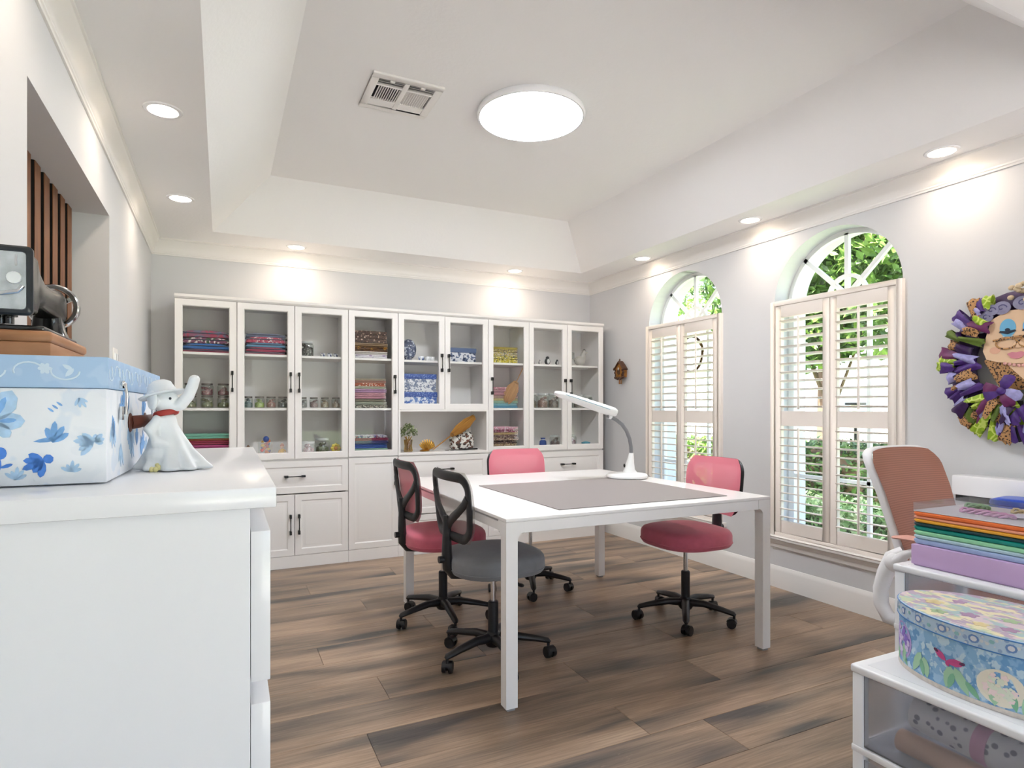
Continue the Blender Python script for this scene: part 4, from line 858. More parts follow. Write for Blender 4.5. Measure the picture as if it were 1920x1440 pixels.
M_tl = pattern('trunk_lid', ['#a9c8ea', '#b4cfee'], 20, 'blot', .5)
LZ = .1605
MB().box(-TRW, 0, 0, TRL, 0, LZ).build('trunk_body', M_tp, t, bevel=.002)
lid = MB().box(-TRW-.003, .003, -.003, TRL+.003, LZ+.0008, TRH).build('lid', M_tl, t, bevel=.002)
Tf = lambda u, v, n: (u, -.0002-n, v)          # near face
Ts = lambda u, v, n: (.0002+n, u, v)           # long side with the handle
c_b1, c_b2, c_b3 = P('print_blue', '#7fb2ea', .55, var=.2, vscale=60), P('print_pale', '#b2d3f3', .55, var=.15, vscale=60), P('print_deep', '#4a84dc', .55, var=.2, vscale=60)
# butterfly
bf = [petal(-.153, .105, R(66), .056, .017), petal(-.153, .105, R(2), .040, .014), petal(-.153, .105, R(-52), .032, .010), petal(-.153, .105, R(118), .056, .017), petal(-.153, .105, R(180), .04, .014)]
merged(bf, Tf, 'printed_butterfly', c_b2, t); merged([petal(-.152, .112, R(68), .036, .005), petal(-.148, .106, R(5), .024, .004), petal(-.153, .09, R(90), .03, .003)], Tf, 'printed_butterfly_veins', c_b1, t, .0009)
def spray(cu, cv, n, L, w, a0, a1): return [petal(cu, cv, R(a0+(a1-a0)*k/(n-1)), L*(.75+.25*((k*7) % 3)/2), w) for k in range(n)]
merged(spray(-.076, .07, 4, .036, .005, 35, 110)+[petal(-.102, .072, R(8), .034, .004)], Tf, 'printed_leaves', c_b1, t)
merged(spray(-.088, .04, 5, .032, .006, 150, 260)+[petal(-.09, .04, R(20), .016, .008)], Tf, 'printed_leaves', c_b3, t)
merged(spray(-.018, .07, 6, .03, .005, 140, 230)+spray(-.018, .07, 4, .018, .004, -10, 80), Tf, 'printed_leaves', c_b2, t)
merged([[(-.145+.008*cos(2*PI*k/12), .054+.010*sin(2*PI*k/12)) for k in range(12)], petal(-.146, .046, R(-95), .022, .003), petal(-.146, .03, R(20), .018, .003)], Tf, 'printed_bud', c_b3, t)
for k in range(3): merged([petal(-.083+.006*k, .128+.005*k, R(-40), .011, .0018)], Tf, 'printed_mark', c_b1, t)
merged(spray(-.05, .02, 5, .02, .003, 20, 150), Tf, 'printed_leaves', c_b2, t); merged(spray(-.04, .145, 4, .02, .0025, 250, 330), Tf, 'printed_leaves', c_b2, t)
merged(spray(-.125, .01, 5, .022, .003, 30, 140), Tf, 'printed_leaves', c_b2, t)
rr = random.Random(5); sh = []
for k in range(14): sh += spray(rr.uniform(.04, .6), rr.uniform(.02, .13), 4, .045, .006, 60+rr.uniform(-30, 20), 120)
merged(sh, Ts, 'printed_leaves', c_b1, t); sh = []
for k in range(12): sh += spray(rr.uniform(.04, .6), rr.uniform(.056, .12), 3, .05, .006, 240, 300)
merged(sh, Ts, 'printed_leaves', c_b2, t)
# pale vine on the lid
M_vine = P('print_white', '#d4e6f8', .55); vm = MB()
Tl = lambda u, v, n: (u, -.0032-n, v); Tl2 = lambda u, v, n: (.0032+n, u, v)
def vine(T, pts, w):
    m = MB(); up_ = Vector(T(0, 0, 1))-Vector(T(0, 0, 0)); m.sweep([T(u, v, .0002) for u, v in pts], w, .0006, up_, 6); return m
for T, L in ((Tl, (-TRW, 0)), (Tl2, (0, TRL))):
    m = MB(); n = int((L[1]-L[0])/.05)
    for k in range(n):
        u0 = L[0]+.02+.05*k; s_ = 1 if k % 2 else -1; q = vine(T, [(u0+.02*cos(a)*1.0, .189+s_*.014*sin(a)) for a in [R(200*j/9) for j in range(10)]], .0014); m.add(q.v, q.f)
        for sh in [petal(u0+.022, .189+s_*.004, R(60*j), .010, .0032) for j in range(6)] if k % 2 else [petal(u0, .18, R(50), .018, .004), petal(u0-.004, .2, R(-30), .016, .0035)]:
            q = flat_shape(sh, T); m.add(q.v, q.f)
    m.build('printed_vine', M_vine, lid, smooth=0)
for y in (.105, .535):
    m = MB(); m.box(.003, .008, y-.012, y+.012, LZ+.004, LZ+.018); m.box(.003, .007, y-.009, y+.009, LZ-.055, LZ-.03); m.sweep([(.010, y, LZ+.012), (.013, y, LZ-.01), (.011, y, LZ-.045)], .006, .003, (1, 0, 0), 8)
    for q in (-.011, .011): m.ell((.008, y+q, LZ+.012), (.004, .004, .004), 8, 5)
    m.build('latch', M_chrome, t, smooth=50)
M_lea = P('leather_brown', '#5c2f22', .5, var=.15, vscale=40)
hy_ = .30; m = MB(); m.sweep([(.004, hy_-.085, .098), (.018, hy_-.07, .10), (.028, hy_-.035, .102), (.03, hy_+.02, .102), (.028, hy_+.06, .10), (.018, hy_+.09, .1), (.004, hy_+.105, .098)], [.014, .013, .011, .011, .011, .013, .014], .006, (1, 0, 0), 8)
m.build('leather_handle', M_lea, t, smooth=50)
for q in (-.085, .105): MB().ell((.002, hy_+q, .098), (.004, .02, .02), 12, 6).build('handle_plate', M_lea, t)

# antique sewing machine
MX, MY = -.394, 1.54
t = thing('sewing_machine', 'antique black sewing machine with engraved silver face plate on a wooden base', 'sewing machine', (MX, MY, DZ_+.003+TRH+.001))
M_jap = P('japanned_black', '#121316', .16, coat=.6); M_hi = P('bronze_black', '#3a352d', .2, metal=.55)
M_base = wood('base_wood', '#a56f47', '#c99167', (6, 2.2, 26), .4)
m = MB(); m.box(-.072, .075, 0, .35, 0, .048); bb = m.build('wood_base', M_base, t, bevel=.004)
MB().box(-.072, .078, -.004, .354, .048, .071).build('base_moulding', M_base, t, bevel=.008, seg=3)
BZ = .0715
MB().box(-.055, .06, .02, .335, BZ, BZ+.012).build('bed', M_jap, t, bevel=.004)
def rr_ring(cx_, y, cz, w, h, r): return [(cx_+a, y, cz+b) for a, b in rrect(w, h, r, 4)]
m = MB(); m.loft([rr_ring(.0, .0, .158+.012, .04, .062, .008), rr_ring(.0, .055, .158+.012, .042, .062, .012), rr_ring(.004, .09, .17, .034, .046, .018), rr_ring(.01, .15, .166, .026, .032, .018), rr_ring(.014, .22, .162, .026, .032, .018), rr_ring(.014, .27, .16, .032, .04, .02), rr_ring(.014, .305, .158, .03, .038, .02)])
m.build('arm', M_hi, t, smooth=50)
m = MB(); m.loft([[(x+.014, y+.275, BZ+.010) for x, y in rrect(.04, .036, .02, 5)], [(x+.014, y+.275, BZ+.03) for x, y in rrect(.032, .03, .018, 5)], [(x+.014, y+.27, BZ+.06) for x, y in rrect(.028, .028, .018, 5)], [(x+.014, y+.27, .16) for x, y in rrect(.03, .032, .018, 5)]])
m.build('pillar', M_jap, t, smooth=50)
rings = []
for i, y in ((0, .002), (0, -.006), (.004, -.010), (.010, -.010), (.012, -.005), (.012, .002)): rings.append([(a*(.047-i)/.047, y, .17+b*(.070-i)/.070) for a, b in rrect(.047, .070, .010, 4)])
MB().loft(rings+[rings[0]], caps=False).build('face_frame', P('frame_black', '#23282d', .3), t, smooth=40)
fp = MB().prism([(a, .17+b) for a, b in rrect(.036, .058, .004, 3)], -.0055, 0).build('face_plate', P('silver_plate', '#cfd6da', .22, metal=.7, var=.25, vscale=40), t)
MB().lathe([(.001, .004), (.012, .004), (.013, 0), (.001, 0)], n=18).tf(Matrix.Translation((.016, -.006, .175)) @ Matrix.Rotation(R(90), 4, 'X')).build('tension_dial', P('white_enamel', '#f1f3f4', .3), fp)
MB().sweep([(-.03, -.007, .15), (-.005, -.008, .142), (.022, -.008, .148), (.03, -.007, .16)], .004, .002, (0, 1, 0), 8).build('thread_guide', M_chrome, fp)
MB().box(.018, .022, -.009, -.005, .2, .222).build('lever', M_chrome, fp)
m = MB(); m.cyl((0, .03, BZ+.014), (0, .03, .112), .008, n=14); m.cyl((-.014, .03, .085), (-.014, .03, .112), .006, n=12); m.cyl((0, .03, .10), (0, .03, .11), .014, n=14); m.build('needle_bar', M_jap, t)
m = MB(); m.lathe([(.044, -.008), (.052, -.010), (.056, -.004), (.056, .006), (.052, .011), (.044, .009), (.041, 0), (.044, -.008)], n=32, caps=False)
for k in range(3): a = 2*PI*k/3; m.box(-.005, .005, .012, .045, -.003, .003); m.tf(Matrix.Rotation(2*PI/3, 4, 'Z'))
m.lathe([(.001, -.012), (.016, -.012), (.018, -.004), (.018, .008), (.01, .014), (.001, .014)], n=20)
m.tf(Matrix.Translation((.014, .318, .165)) @ Matrix.Rotation(R(-90), 4, 'X')).build('handwheel', M_chrome, t, smooth=45)

# white figurine with a raised trunk
FX, FY = -.105, 1.475
t = thing('elephant_figurine', 'white robed elephant figurine with raised trunk, red collar and wide hat on the dresser', 'figurine', (FX, FY, DZ_+.0006), R(-25))
M_por = P('white_porcelain', '#edf0f2', .4, var=.03, vscale=40)
m = MB(); rings = []
for z, r_, o_, f_ in ((.001, .066, .012, .16), (.006, .068, .012, .16), (.02, .058, .010, .13), (.045, .044, .006, .08), (.075, .032, 0, .04), (.1, .024, -.006, .01), (.118, .018, -.008, 0)):
    rings.append([(o_+r_*(1+f_*sin(9*a)+f_*.5*sin(5*a+1))*cos(a), r_*.8*(1+f_*sin(9*a+.6))*sin(a), z) for a in [2*PI*k/72 for k in range(72)]])
m.loft(rings); m.ell((-.006, 0, .098), (.026, .022, .028), 14, 8)
for sg in (-1, 1):
    m.sweep([(-.006, sg*.018, .112), (-.018, sg*.032, .085), (-.004, sg*.036, .06), (.02, sg*.026, .055)], [.010, .014, .012, .007], [.010, .014, .012, .007], (0, 0, 1), 10)
m.ell((-.004, -.02, .03), (.03, .028, .024), 12, 8); m.ell((.03, .0, .015), (.04, .035, .014), 12, 8)
remesh(m, 'robe', M_por, t)
m = MB(); m.ell((-.002, 0, .143), (.026, .023, .025), 16, 10); m.ell((.01, 0, .136), (.02, .017, .016), 12, 8)
m.sweep([(.012, 0, .134), (.03, 0, .138), (.045, 0, .156), (.054, 0, .178), (.058, 0, .192)], [.014, .013, .012, .0115, .011], [.014, .013, .012, .0115, .011], (0, 1, 0), 12)
for sg in (-1, 1): m.ell((-.016, sg*.026, .146), (.016, .006, .022), 12, 8, Matrix.Rotation(R(25*sg), 3, 'Z'))
m.ell((.058, 0, .192), (.011, .011, .009), 10, 6)
remesh(m, 'head', M_por, t, .0024)
for sg in (-1, 1): MB().ell((.016, sg*.0175, .15), (.003, .002, .003), 8, 5).build('eye', P('eye_dark', '#30343a', .3), t)
m = MB(); m.lathe([(.001, .158), (.044, .157), (.046, .160), (.03, .164), (.026, .172), (.022, .184), (.012, .19), (.001, .191)], c=(-.01, 0, 0), n=24); m.tf(Matrix.Translation((-.006, 0, .16)) @ Matrix.Rotation(R(-16), 4, 'Y') @ Matrix.Translation((.006, 0, -.16)))
m.build('hat', P('white_felt', '#e3e8ec', .7), t, smooth=50)
MB().sweep([(-.002+.021*cos(a), .019*sin(a), .119+.004*cos(a)) for a in [2*PI*k/20 for k in range(20)]], .004, .006, (0, 0, 1), 8, closed=True).build('collar', P('collar_red', '#a8352c', .6), t)
for k in range(6):
    a = 2*PI*k/6; 
    if k == 0: fm = MB()
    fm.ell((.0+.008*cos(a), -.046+.004*sin(a), .008+.004*sin(a)), (.006, .005, .006), 8, 5)
fm.build('yellow_rosette', P('rosette', '#ede3a0', .6), t)

# ------------------------------------------------------------------ terracotta mesh office chair
t = thing('office_chair', 'white-framed office chair with terracotta mesh back by the arched window', 'chair', (2.615, 1.32, 0), R(-88))   # local +x faces the chair's front
M_fr = P('chair_white', '#eeeef0', .35); M_ter = meshcloth('mesh_terracotta', '#9a6755', .04, 36, 2); M_terS = P('seat_terracotta', '#a87262', .85, var=.06, vscale=30)
MB().lathe([(.001, .062), (.034, .062), (.042, .075), (.042, .105), (.03, .125), (.026, .13), (.026, .27), (.02, .275)], n=20).build('column', M_fr, t)
MB().cyl((0, 0, .25), (0, 0, .40), .014, n=16).build('gas_lift', M_chrome, t)
for k in range(5):
    a = R(36+72*k); d = Vector((cos(a), sin(a), 0))
    arm = MB().sweep([d*.02+Vector((0, 0, .1)), d*.12+Vector((0, 0, .1)), d*.24+Vector((0, 0, .085)), d*.285+Vector((0, 0, .075))], [.026, .024, .019, .012], [.024, .02, .014, .009], (0, 0, 1), 8).build('base_arm', M_fr, t, smooth=50)
    c = d*.275; ax = Vector((-d.y, d.x, 0)); w0 = c+Vector((0, 0, .0285)); m = MB(); m.cyl(c+Vector((0, 0, .045)), c+Vector((0, 0, .082)), .007, n=10)
    for sg in (-1, 1): m.cyl(w0+ax*sg*.007, w0+ax*sg*.024, .028, .026, n=18)
    m.cyl(w0-ax*.007, w0+ax*.007, .012, n=10); m.build('caster', M_bplast, arm, smooth=45)
MB().box(-.16, .12, -.1, .1, .385, .412).build('seat_plate', M_fr, t, bevel=.008)
m = MB(); rings = []
for z, s_ in ((.412, .88), (.42, .97), (.44, 1.0), (.46, .985), (.475, .9), (.484, .6), (.486, .05)): rings.append([(.02+s_*(.225*abs(cos(a))**.6*(1 if cos(a) > 0 else -1)), s_*(.238*abs(sin(a))**.6*(1 if sin(a) > 0 else -1)), z) for a in [2*PI*k/36 for k in range(36)]])
m.loft(rings).build('seat', M_terS, t, smooth=70)
def tbx(y, z): return -.185-.31*(z-.645)+.45*y*y-.10*max(0, z-.86)
def thw(z): q = (z-.60)/.43; return .205+.03*q
m = MB(); n1, n2 = 16, 18; vs = []; fs = []
for i in range(n2+1):
    z = .60+.425*i/n2
    e = 1.0 if z < .95 else max(.72, 1-((z-.95)/.075)**2*.2)
    for j in range(n1+1):
        u_ = -1+2*j/n1; y = u_*(thw(z)+.012)*e; zt = z-.012*abs(u_)**3*max(0, (z-.9)/.125); vs.append((tbx(y, zt)+.010, y, zt))
for i in range(n2):
    for j in range(n1): a = i*(n1+1)+j; fs.append((a, a+1, a+n1+2, a+n1+1))
m.add(vs, fs); m.build('back_mesh', M_ter, t, smooth=60)
m = MB(); pth = []
for z in [.585+.36*k/10 for k in range(11)]: pth.append((thw(z), z))
top = [(thw(.97)*.97, .985), (thw(1.0)*.9, 1.008), (thw(1.0)*.75, 1.018)]+[(thw(1.0)*q, 1.022) for q in (.5, .25, 0)]
rim = [(y, z) for y, z in pth+top]+[(-y, z) for y, z in reversed(pth+top[:-1])]
m.sweep([(tbx(y, z)-.014, y*.985, z-.004) for y, z in rim], .012, .019, (1, 0, 0), 8)
m.build('back_frame', M_fr, t, smooth=60)
MB().sweep([(tbx(y, .60)+.003, y, .60) for y in (-.2, -.1, 0, .1, .2)], .014, .012, (1, 0, 0), 8).build('lower_rail', M_fr, t, smooth=60)
for sg in (-1, 1):
    y = sg*.232
    m = MB(); m.sweep([(tbx(.2, .60), sg*.212, .63), (-.188, y, .60), (-.215, y, .54), (-.235, y, .47), (-.232, y, .41), (-.205, y, .365), (-.15, sg*.2, .345), (-.08, sg*.12, .37)], [.026, .034, .032, .029, .029, .030, .028, .024], [.022, .028, .026, .024, .024, .024, .022, .016], (0, 1, 0), 10)
    m.build('side_bracket', M_fr, t, smooth=60)
    MB().ell((-.175, y+sg*.008, .588), (.04, .03, .038), 16, 10).build('arm_pivot', M_fr, t)
    m = MB(); m.sweep([(-.17, y+sg*.012, .592), (-.13, y+sg*.016, .63), (-.05, y+sg*.018, .672), (.09, y+sg*.018, .682)], [.026, .022, .024, .02], [.024, .016, .012, .01], (0, 0, 1), 10); ar = m.build('armrest', M_fr, t, smooth=60)
    m = MB(); m.sweep([(-.175, y+sg*.014, .688), (-.13, y+sg*.018, .695), (.06, y+sg*.02, .699), (.1, y+sg*.02, .696)], [.016, .034, .034, .02], [.006, .010, .010, .006], (0, 0, 1), 10); m.build('arm_pad', P('pad_pink', '#dba596', .7), ar, smooth=60)

# ------------------------------------------------------------------ desk along the window wall
t = thing('writing_desk', 'white desk with a low raised back panel under the wreath', 'desk', (3.1, 1.2, 0))
MB().box(-.13, .21, -.95, .52, .715, .745).build('desktop', M_gloss, t, bevel=.003)
MB().box(.085, .20, -.95, .525, .775, .868).build('back_panel', M_gloss, t, bevel=.006)
MB().box(.10, .20, -.94, .515, .7452, .775).build('dark_strip', P('strip_dark', '#202226', .6), t)  # solid dark bar between the desktop and the back panel
for y in (-.93, .48):
    MB().box(-.11, .2, y, y+.03, 0, .714).build('leg', M_gloss, t, bevel=.002)
t = thing('blue_case', 'bright blue plastic tool case with moulded handle on the white desk', 'case', (3.07, 1.29, .7456), R(4))
M_bl = P('case_blue', '#1c4fc4', .35)
m = MB(); m.loft([[(x, y, z) for x, y in rrect(.095-i, .19-i, .04, 5)] for z, i in ((.0, .006), (.006, 0), (.024, 0), (.03, .005))]); m.build('case_body', M_bl, t, smooth=35)
m = MB(); m.loft([[(x, y, z) for x, y in rrect(.093-i, .188-i, .04, 5)] for z, i in ((.0305, .005), (.036, 0), (.052, .002), (.06, .02))]); m.build('case_lid', M_bl, t, smooth=35)
MB().sweep([(-.05, .03, .06), (-.05, .0, .068), (-.05, -.06, .068), (-.05, -.09, .06)], .010, .005, (0, 0, 1), 8).build('handle', M_bl, t)
MB().box(-.06, -.04, -.03, .0, .0735, .075).build('label_strip', M_gloss, t)

# ------------------------------------------------------------------ plastic drawer towers
M_fro = frosted('frosted_drawer', '#e4e6ec')
def tower(x0, x1, y0, y1, ztop, hs, label):
    t = thing('drawer_tower', label, 'drawer unit', ((x0+x1)/2, (y0+y1)/2, 0)); a, b = (x1-x0)/2, (y1-y0)/2
    MB().box(-a, a, -b, b, ztop-.022, ztop).build('top_panel', M_wplast, t, bevel=.006, seg=3)
    MB().box(-a+.03, a-.03, -b+.03, b-.03, ztop, ztop+.0006).build('top_inset', P('plastic_inset', '#e8e9ee', .4), t)
    for sx in (-1, 1):
        for sy in (-1, 1):
            px0, px1 = (-a+.004, -a+.03) if sx < 0 else (a-.03, a-.004); py0, py1 = (-b+.004, -b+.034) if sy < 0 else (b-.034, b-.004)
            MB().box(px0, px1, py0, py1, 0.0, ztop-.0222).build('post', M_wplast, t, bevel=.003)
    z = ztop-.0185
    for h in hs:
        d = MB(); d.box(-a+.008, -a+.012, -b+.0345, b-.0345, z-h, z-.004); d.box(-a+.012, a-.03, -b+.03, -b+.033, z-h, z-.004); d.box(-a+.012, a-.03, b-.016, b-.013, z-h, z-.004); d.box(-a+.012, a-.03, -b+.033, b-.016, z-h, z-h+.003)
        dr = d.build('drawer', M_fro, t, smooth=0)
        for zz_ in (z-h-.014,): MB().box(-a+.002, a-.004, -b+.002, b-.002, zz_-.006, zz_+.012).build('rail', M_wplast, t, bevel=.003)
        z -= h+.03
    return t
tower(1.535, 1.905, .62, 1.085, .50, (.195, .195), 'low white plastic drawer unit with frosted drawers carrying the oval hat box')
tower(1.94, 2.30, .70, 1.225, .693, (.17, .17, .17), 'taller white plastic drawer unit carrying the lavender box')
# rolls inside the top drawer of the low unit
t = thing('gift_wrap_roll', 'polka-dot paper roll with pink band seen through the frosted drawer', 'paper roll', (1.612, .83, .396)); 
MB().cyl((0, -.17, 0), (0, .12, .018), .045, n=24).build('roll', pattern('dot_paper', ['#e4e2e6', '#5c5c78'], 46, 'cell', .6), t); MB().cyl((0, -.05, .0075), (0, -.02, .0093), .0465, n=24).build('band', P('band_pink', '#d88cb8', .6), t)
t = thing('fabric_roll', 'peach fabric roll lying under the dotted roll in the frosted drawer', 'fabric roll', (1.612, .845, .3215)); MB().cyl((0, -.17, -.002), (0, .15, -.002), .028, n=20).build('roll', P('peach_cloth', '#d9a98c', .8, var=.1), t); MB().cyl((0, -.171, -.002), (0, .151, -.002), .008, n=12).build('core', P('core_card', '#a88c6c', .8), t)

# oval hat box
HBX, HBY, HA, HB, HH, HL = 1.742, .82, .162, .245, .172, .04
t = thing('hat_box', 'oval floral hat box with blue hydrangeas and pastel lid on the low drawer unit', 'hat box', (HBX, HBY, .5012))
M_hb = pattern('hat_blue', ['#8ab8dd', '#a3c8e6', '#6fa2d3', '#c3dcec'], 26, 'blot', .5)
M_ht = pattern('hat_lid_top', ['#e8e0bc', '#c3cfae', '#d9c8cf', '#a9c4c4', '#b9a6bb'], 13, 'blot', .5, (1.6, .8, 1))
M_hr = pattern('hat_rim', ['#b8cfe2', '#8fa9cf', '#d6d9dd'], 60, 'cell', .4)
def oval(a, b, z, n=56): return [(a*cos(2*PI*k/n), b*sin(2*PI*k/n), z) for k in range(n)]
MB().loft([oval(HA-.004, HB-.004, 0), oval(HA-.003, HB-.003, .004), oval(HA-.003, HB-.003, HH-.006)]).build('box_body', M_hb, t, smooth=40)
MB().loft([oval(HA-.002, HB-.002, 0), oval(HA-.0015, HB-.0015, .001), oval(HA-.0015, HB-.0015, .011)]).build('base_band', P('hat_base', '#d9d0c9', .5, var=.15, vscale=80), t, smooth=40)
lid = MB().loft([oval(HA, HB, HH-HL), oval(HA, HB, HH-.002), oval(HA-.002, HB-.002, HH), oval(HA-.003, HB-.003, HH)]).build('lid', M_hr, t, smooth=40)
MB().loft([oval(HA-.0035, HB-.0035, HH), oval(HA-.0035, HB-.0035, HH+.001)]).build('lid_top', M_ht, lid, smooth=0)
M_ln = P('hat_line', '#3f7fbf', .4)
for zz_ in (HH-.003, HH-HL+.002): MB().sweep([(1.0*(HA+.0005)*cos(q), (HB+.0005)*sin(q), zz_) for q in [2*PI*k/56 for k in range(56)]], .0012, .0016, (0, 0, 1), 6, closed=True).build('lid_line', M_ln, lid)
def To(off):
    def T(u, v, n):   # u along the ellipse by angle measured from -x towards -y (metres approx), v height
        q = PI+u/.21; return ((HA+off+n)*cos(q), (HB+off+n)*sin(q), v)
    return T
Tb = To(-.0026); Tr = To(.0004)
def disc(cu, cv, r, n=10): return [(cu+r*cos(2*PI*k/n), cv+r*sin(2*PI*k/n)) for k in range(n)]
rr = random.Random(11)
def bloom(cu, cv, R0, cols, name, n=26):
    merged([disc(cu, cv, R0*1.15, 20)], Tb, name, cols[0], t, .0004)
    for ci, cm in enumerate(cols):
        sh = []
        for k in range(n//len(cols)):
            q = rr.uniform(0, 2*PI); d_ = R0*.85*math.sqrt(rr.uniform(0, 1)); 
            for j in range(4): sh.append(petal(cu+d_*cos(q), cv+d_*sin(q)*.9, R(90*j+rr.uniform(0, 80)), R0*.2, R0*.09))
        merged(sh, Tb, name, cm, t, .0005+.0002*ci)
lil = [P('pr_lilac', '#b4a0d8', .5), P('pr_violet', '#8c74c8', .5), P('pr_pale', '#d6c8e8', .5)]; crm = [P('pr_cream', '#eae4d4', .5), P('pr_shell', '#f2dede', .5), P('pr_soft', '#dfe6d4', .5)]
lvg = P('pr_leaf', '#a6cfae', .5); lvg2 = P('pr_leaf2', '#7fb896', .5)
for cu in (-.36, .36):
    pass
merged([*[petal(-.36+.045*k, .012, R(60+(k*37) % 60), .05+.006*(k % 3), .011) for k in range(17)]], Tb, 'printed_leaves', lvg, t, .0004)
merged([*[petal(-.34+.06*k, .012, R(50+(k*53) % 80), .042, .007) for k in range(12)]], Tb, 'printed_leaves', lvg2, t, .0005)
bloom(-.19, .072, .042, lil, 'printed_hydrangea', 36); bloom(.055, .055, .036, crm, 'printed_hydrangea', 36); bloom(.27, .07, .04, lil, 'printed_hydrangea', 30); bloom(-.33, .06, .04, crm, 'printed_hydrangea', 30)
merged([petal(-.045, .075, R(140), .03, .008), petal(-.045, .075, R(10), .036, .009), petal(-.045, .075, R(-60), .012, .004)], Tb, 'printed_butterfly', P('pr_pink', '#c8508c', .5), t, .0009)
for sh in (petal(-.062, .09, R(150), .012, .004), petal(-.018, .08, R(15), .012, .004)): merged([sh], Tb, 'printed_butterfly_tip', P('pr_plum', '#5a2f50', .5), t, .0012)
sh = [disc(-.30+.062*k, HH-HL/2, .010) for k in range(11)]
for q_ in sh: merged([q_], Tr, 'rim_medallion', P('rim_blue', '#6d8fc4', .4), lid, .0004)
sh = [disc(-.30+.062*k, HH-HL/2, .006) for k in range(11)]
for q_ in sh: merged([q_], Tr, 'rim_medallion_centre', P('rim_pale', '#d9dbe2', .4), lid, .0007)
sh = [disc(-.30+.062*k+.031, HH-HL/2+.004*((k % 3)-1), .005, 6) for k in range(11)]
for q_ in sh: merged([q_], Tr, 'rim_gem', P('rim_teal', '#8fbfc6', .3), lid, .0008)
Ttop = lambda u, v, n: (u, v, HH+.0011+n)
def flower(cu, cv, r): return [petal(cu, cv, R(72*j+20), r, r*.36) for j in range(5)]
for q_ in (flower(-.06, .05, .022), flower(.03, .12, .018), flower(-.09, -.05, .02)): merged(q_, Ttop, 'printed_flower', P('pr_mauve', '#b08fb0', .5), lid)
for q_ in (flower(-.02, -.02, .02), flower(-.1, .1, .02), flower(.06, -.1, .02)): merged(q_, Ttop, 'printed_flower', P('pr_green', '#a9c49a', .5), lid)
for q_ in (flower(-.03, .15, .024), flower(-.11, .0, .018)): merged(q_, Ttop, 'printed_flower', P('pr_straw', '#e0cf9a', .5), lid)

# lavender box and the pile of project cases on the taller unit
ZT2 = .6937
t = thing('lavender_box', 'flat lavender lidded box on the taller drawer unit', 'box', (2.13, .965, ZT2), R(-1))
MB().box(-.152, .16, -.245, .217, 0, .018).build('tray', P('lavender', '#c5a8d2', .5), t, bevel=.002)
MB().box(-.156, .164, -.25, .222, .004, .066).build('lid', P('lavender', '#c5a8d2', .5), t, bevel=.002)
zc = ZT2+.0665
cases = [('#a9bfe6', .017, 'periwinkle blue'), ('#bcd9e6', .012, 'pale blue'), ('#9fe0b4', .014, 'mint green'), ('#0f8f84', .014, 'teal'), ('#0d3f47', .011, 'dark petrol'), ('#f2b33a', .011, 'golden yellow'), ('#f5a98a', .010, 'salmon pink'), ('#f2793a', .013, 'orange')]
for k, (c, h, n_) in enumerate(cases):
    t = thing('project_case', 'flat %s plastic project case in the rainbow pile on the lavender box' % n_, 'plastic case', (2.14, .955, zc), R(-1+.3*((k*5) % 3)), 'rainbow pile of project cases')
    mm = P('case_'+n_.replace(' ', '_'), c, .35)
    m = MB(); m.loft([[(x, y, z) for x, y in rrect(.15-i, .235-i, .012, 3)] for z, i in ((0, .003), (.002, 0), (h*.45, 0))]); m.build('case_tray', mm, t, smooth=35)
    m = MB(); m.loft([[(x, y, z) for x, y in rrect(.152-i, .237-i, .012, 3)] for z, i in ((h*.46, 0), (h-.003, 0), (h-.0008, .003))]); m.build('case_lid', mm, t, smooth=35)
    zc += h
t = thing('clear_project_case', 'clear plastic project case of pink and cream ribbons topping the rainbow pile', 'plastic case', (2.14, .955, zc+.0004), R(-1))
MB().box(-.15, .15, -.235, .235, 0, .003).build('case_tray', P('clear_tray', '#d8d4da', .4), t, bevel=.001, seg=1)
m = MB()
for a in ((-.15, .15, -.235, -.233), (-.15, .15, .233, .235), (-.15, -.148, -.233, .233), (.148, .15, -.233, .233)): m.box(a[0], a[1], a[2], a[3], .003, .026)
m.box(-.15, .15, -.235, .235, .026, .028); m.build('case_lid', glassy('clear_plastic', (.95, .95, .96), .12, .12), t, smooth=0)
def ruche(parent, x, y, n, dx, dy, r, mat, name):
    m = MB()
    for k in range(n): m.sweep([(x+dx*k+r*cos(q)*.5, y+dy*k+r*sin(q)*.9, .010+.006*sin(2*q)) for q in [2*PI*j/12 for j in range(12)]], .005, .004, (0, 0, 1), 6, closed=True)
    return m.build(name, mat, parent, smooth=60)
ruche(t, -.05, .13, 6, -.002, -.022, .022, P('ribbon_pink', '#dba4cc', .6), 'pink_ribbon'); ruche(t, .07, .05, 5, -.006, -.025, .022, P('ribbon_cream', '#e2cf9c', .6), 'cream_ribbon')
ruche(t, -.06, -.08, 6, .004, -.024, .022, P('ribbon_peach', '#e8b08c', .6), 'peach_ribbon'); ruche(t, .06, .18, 3, .004, -.016, .018, P('ribbon_green', '#8fb48c', .6), 'green_ribbon')
m = MB(); m.ell((-.02, .0, .010), (.04, .03, .006), 10, 6); m.ell((.05, -.12, .010), (.05, .04, .006), 10, 6); m.build('tissue', P('tissue_white', '#dedae2', .8), t)

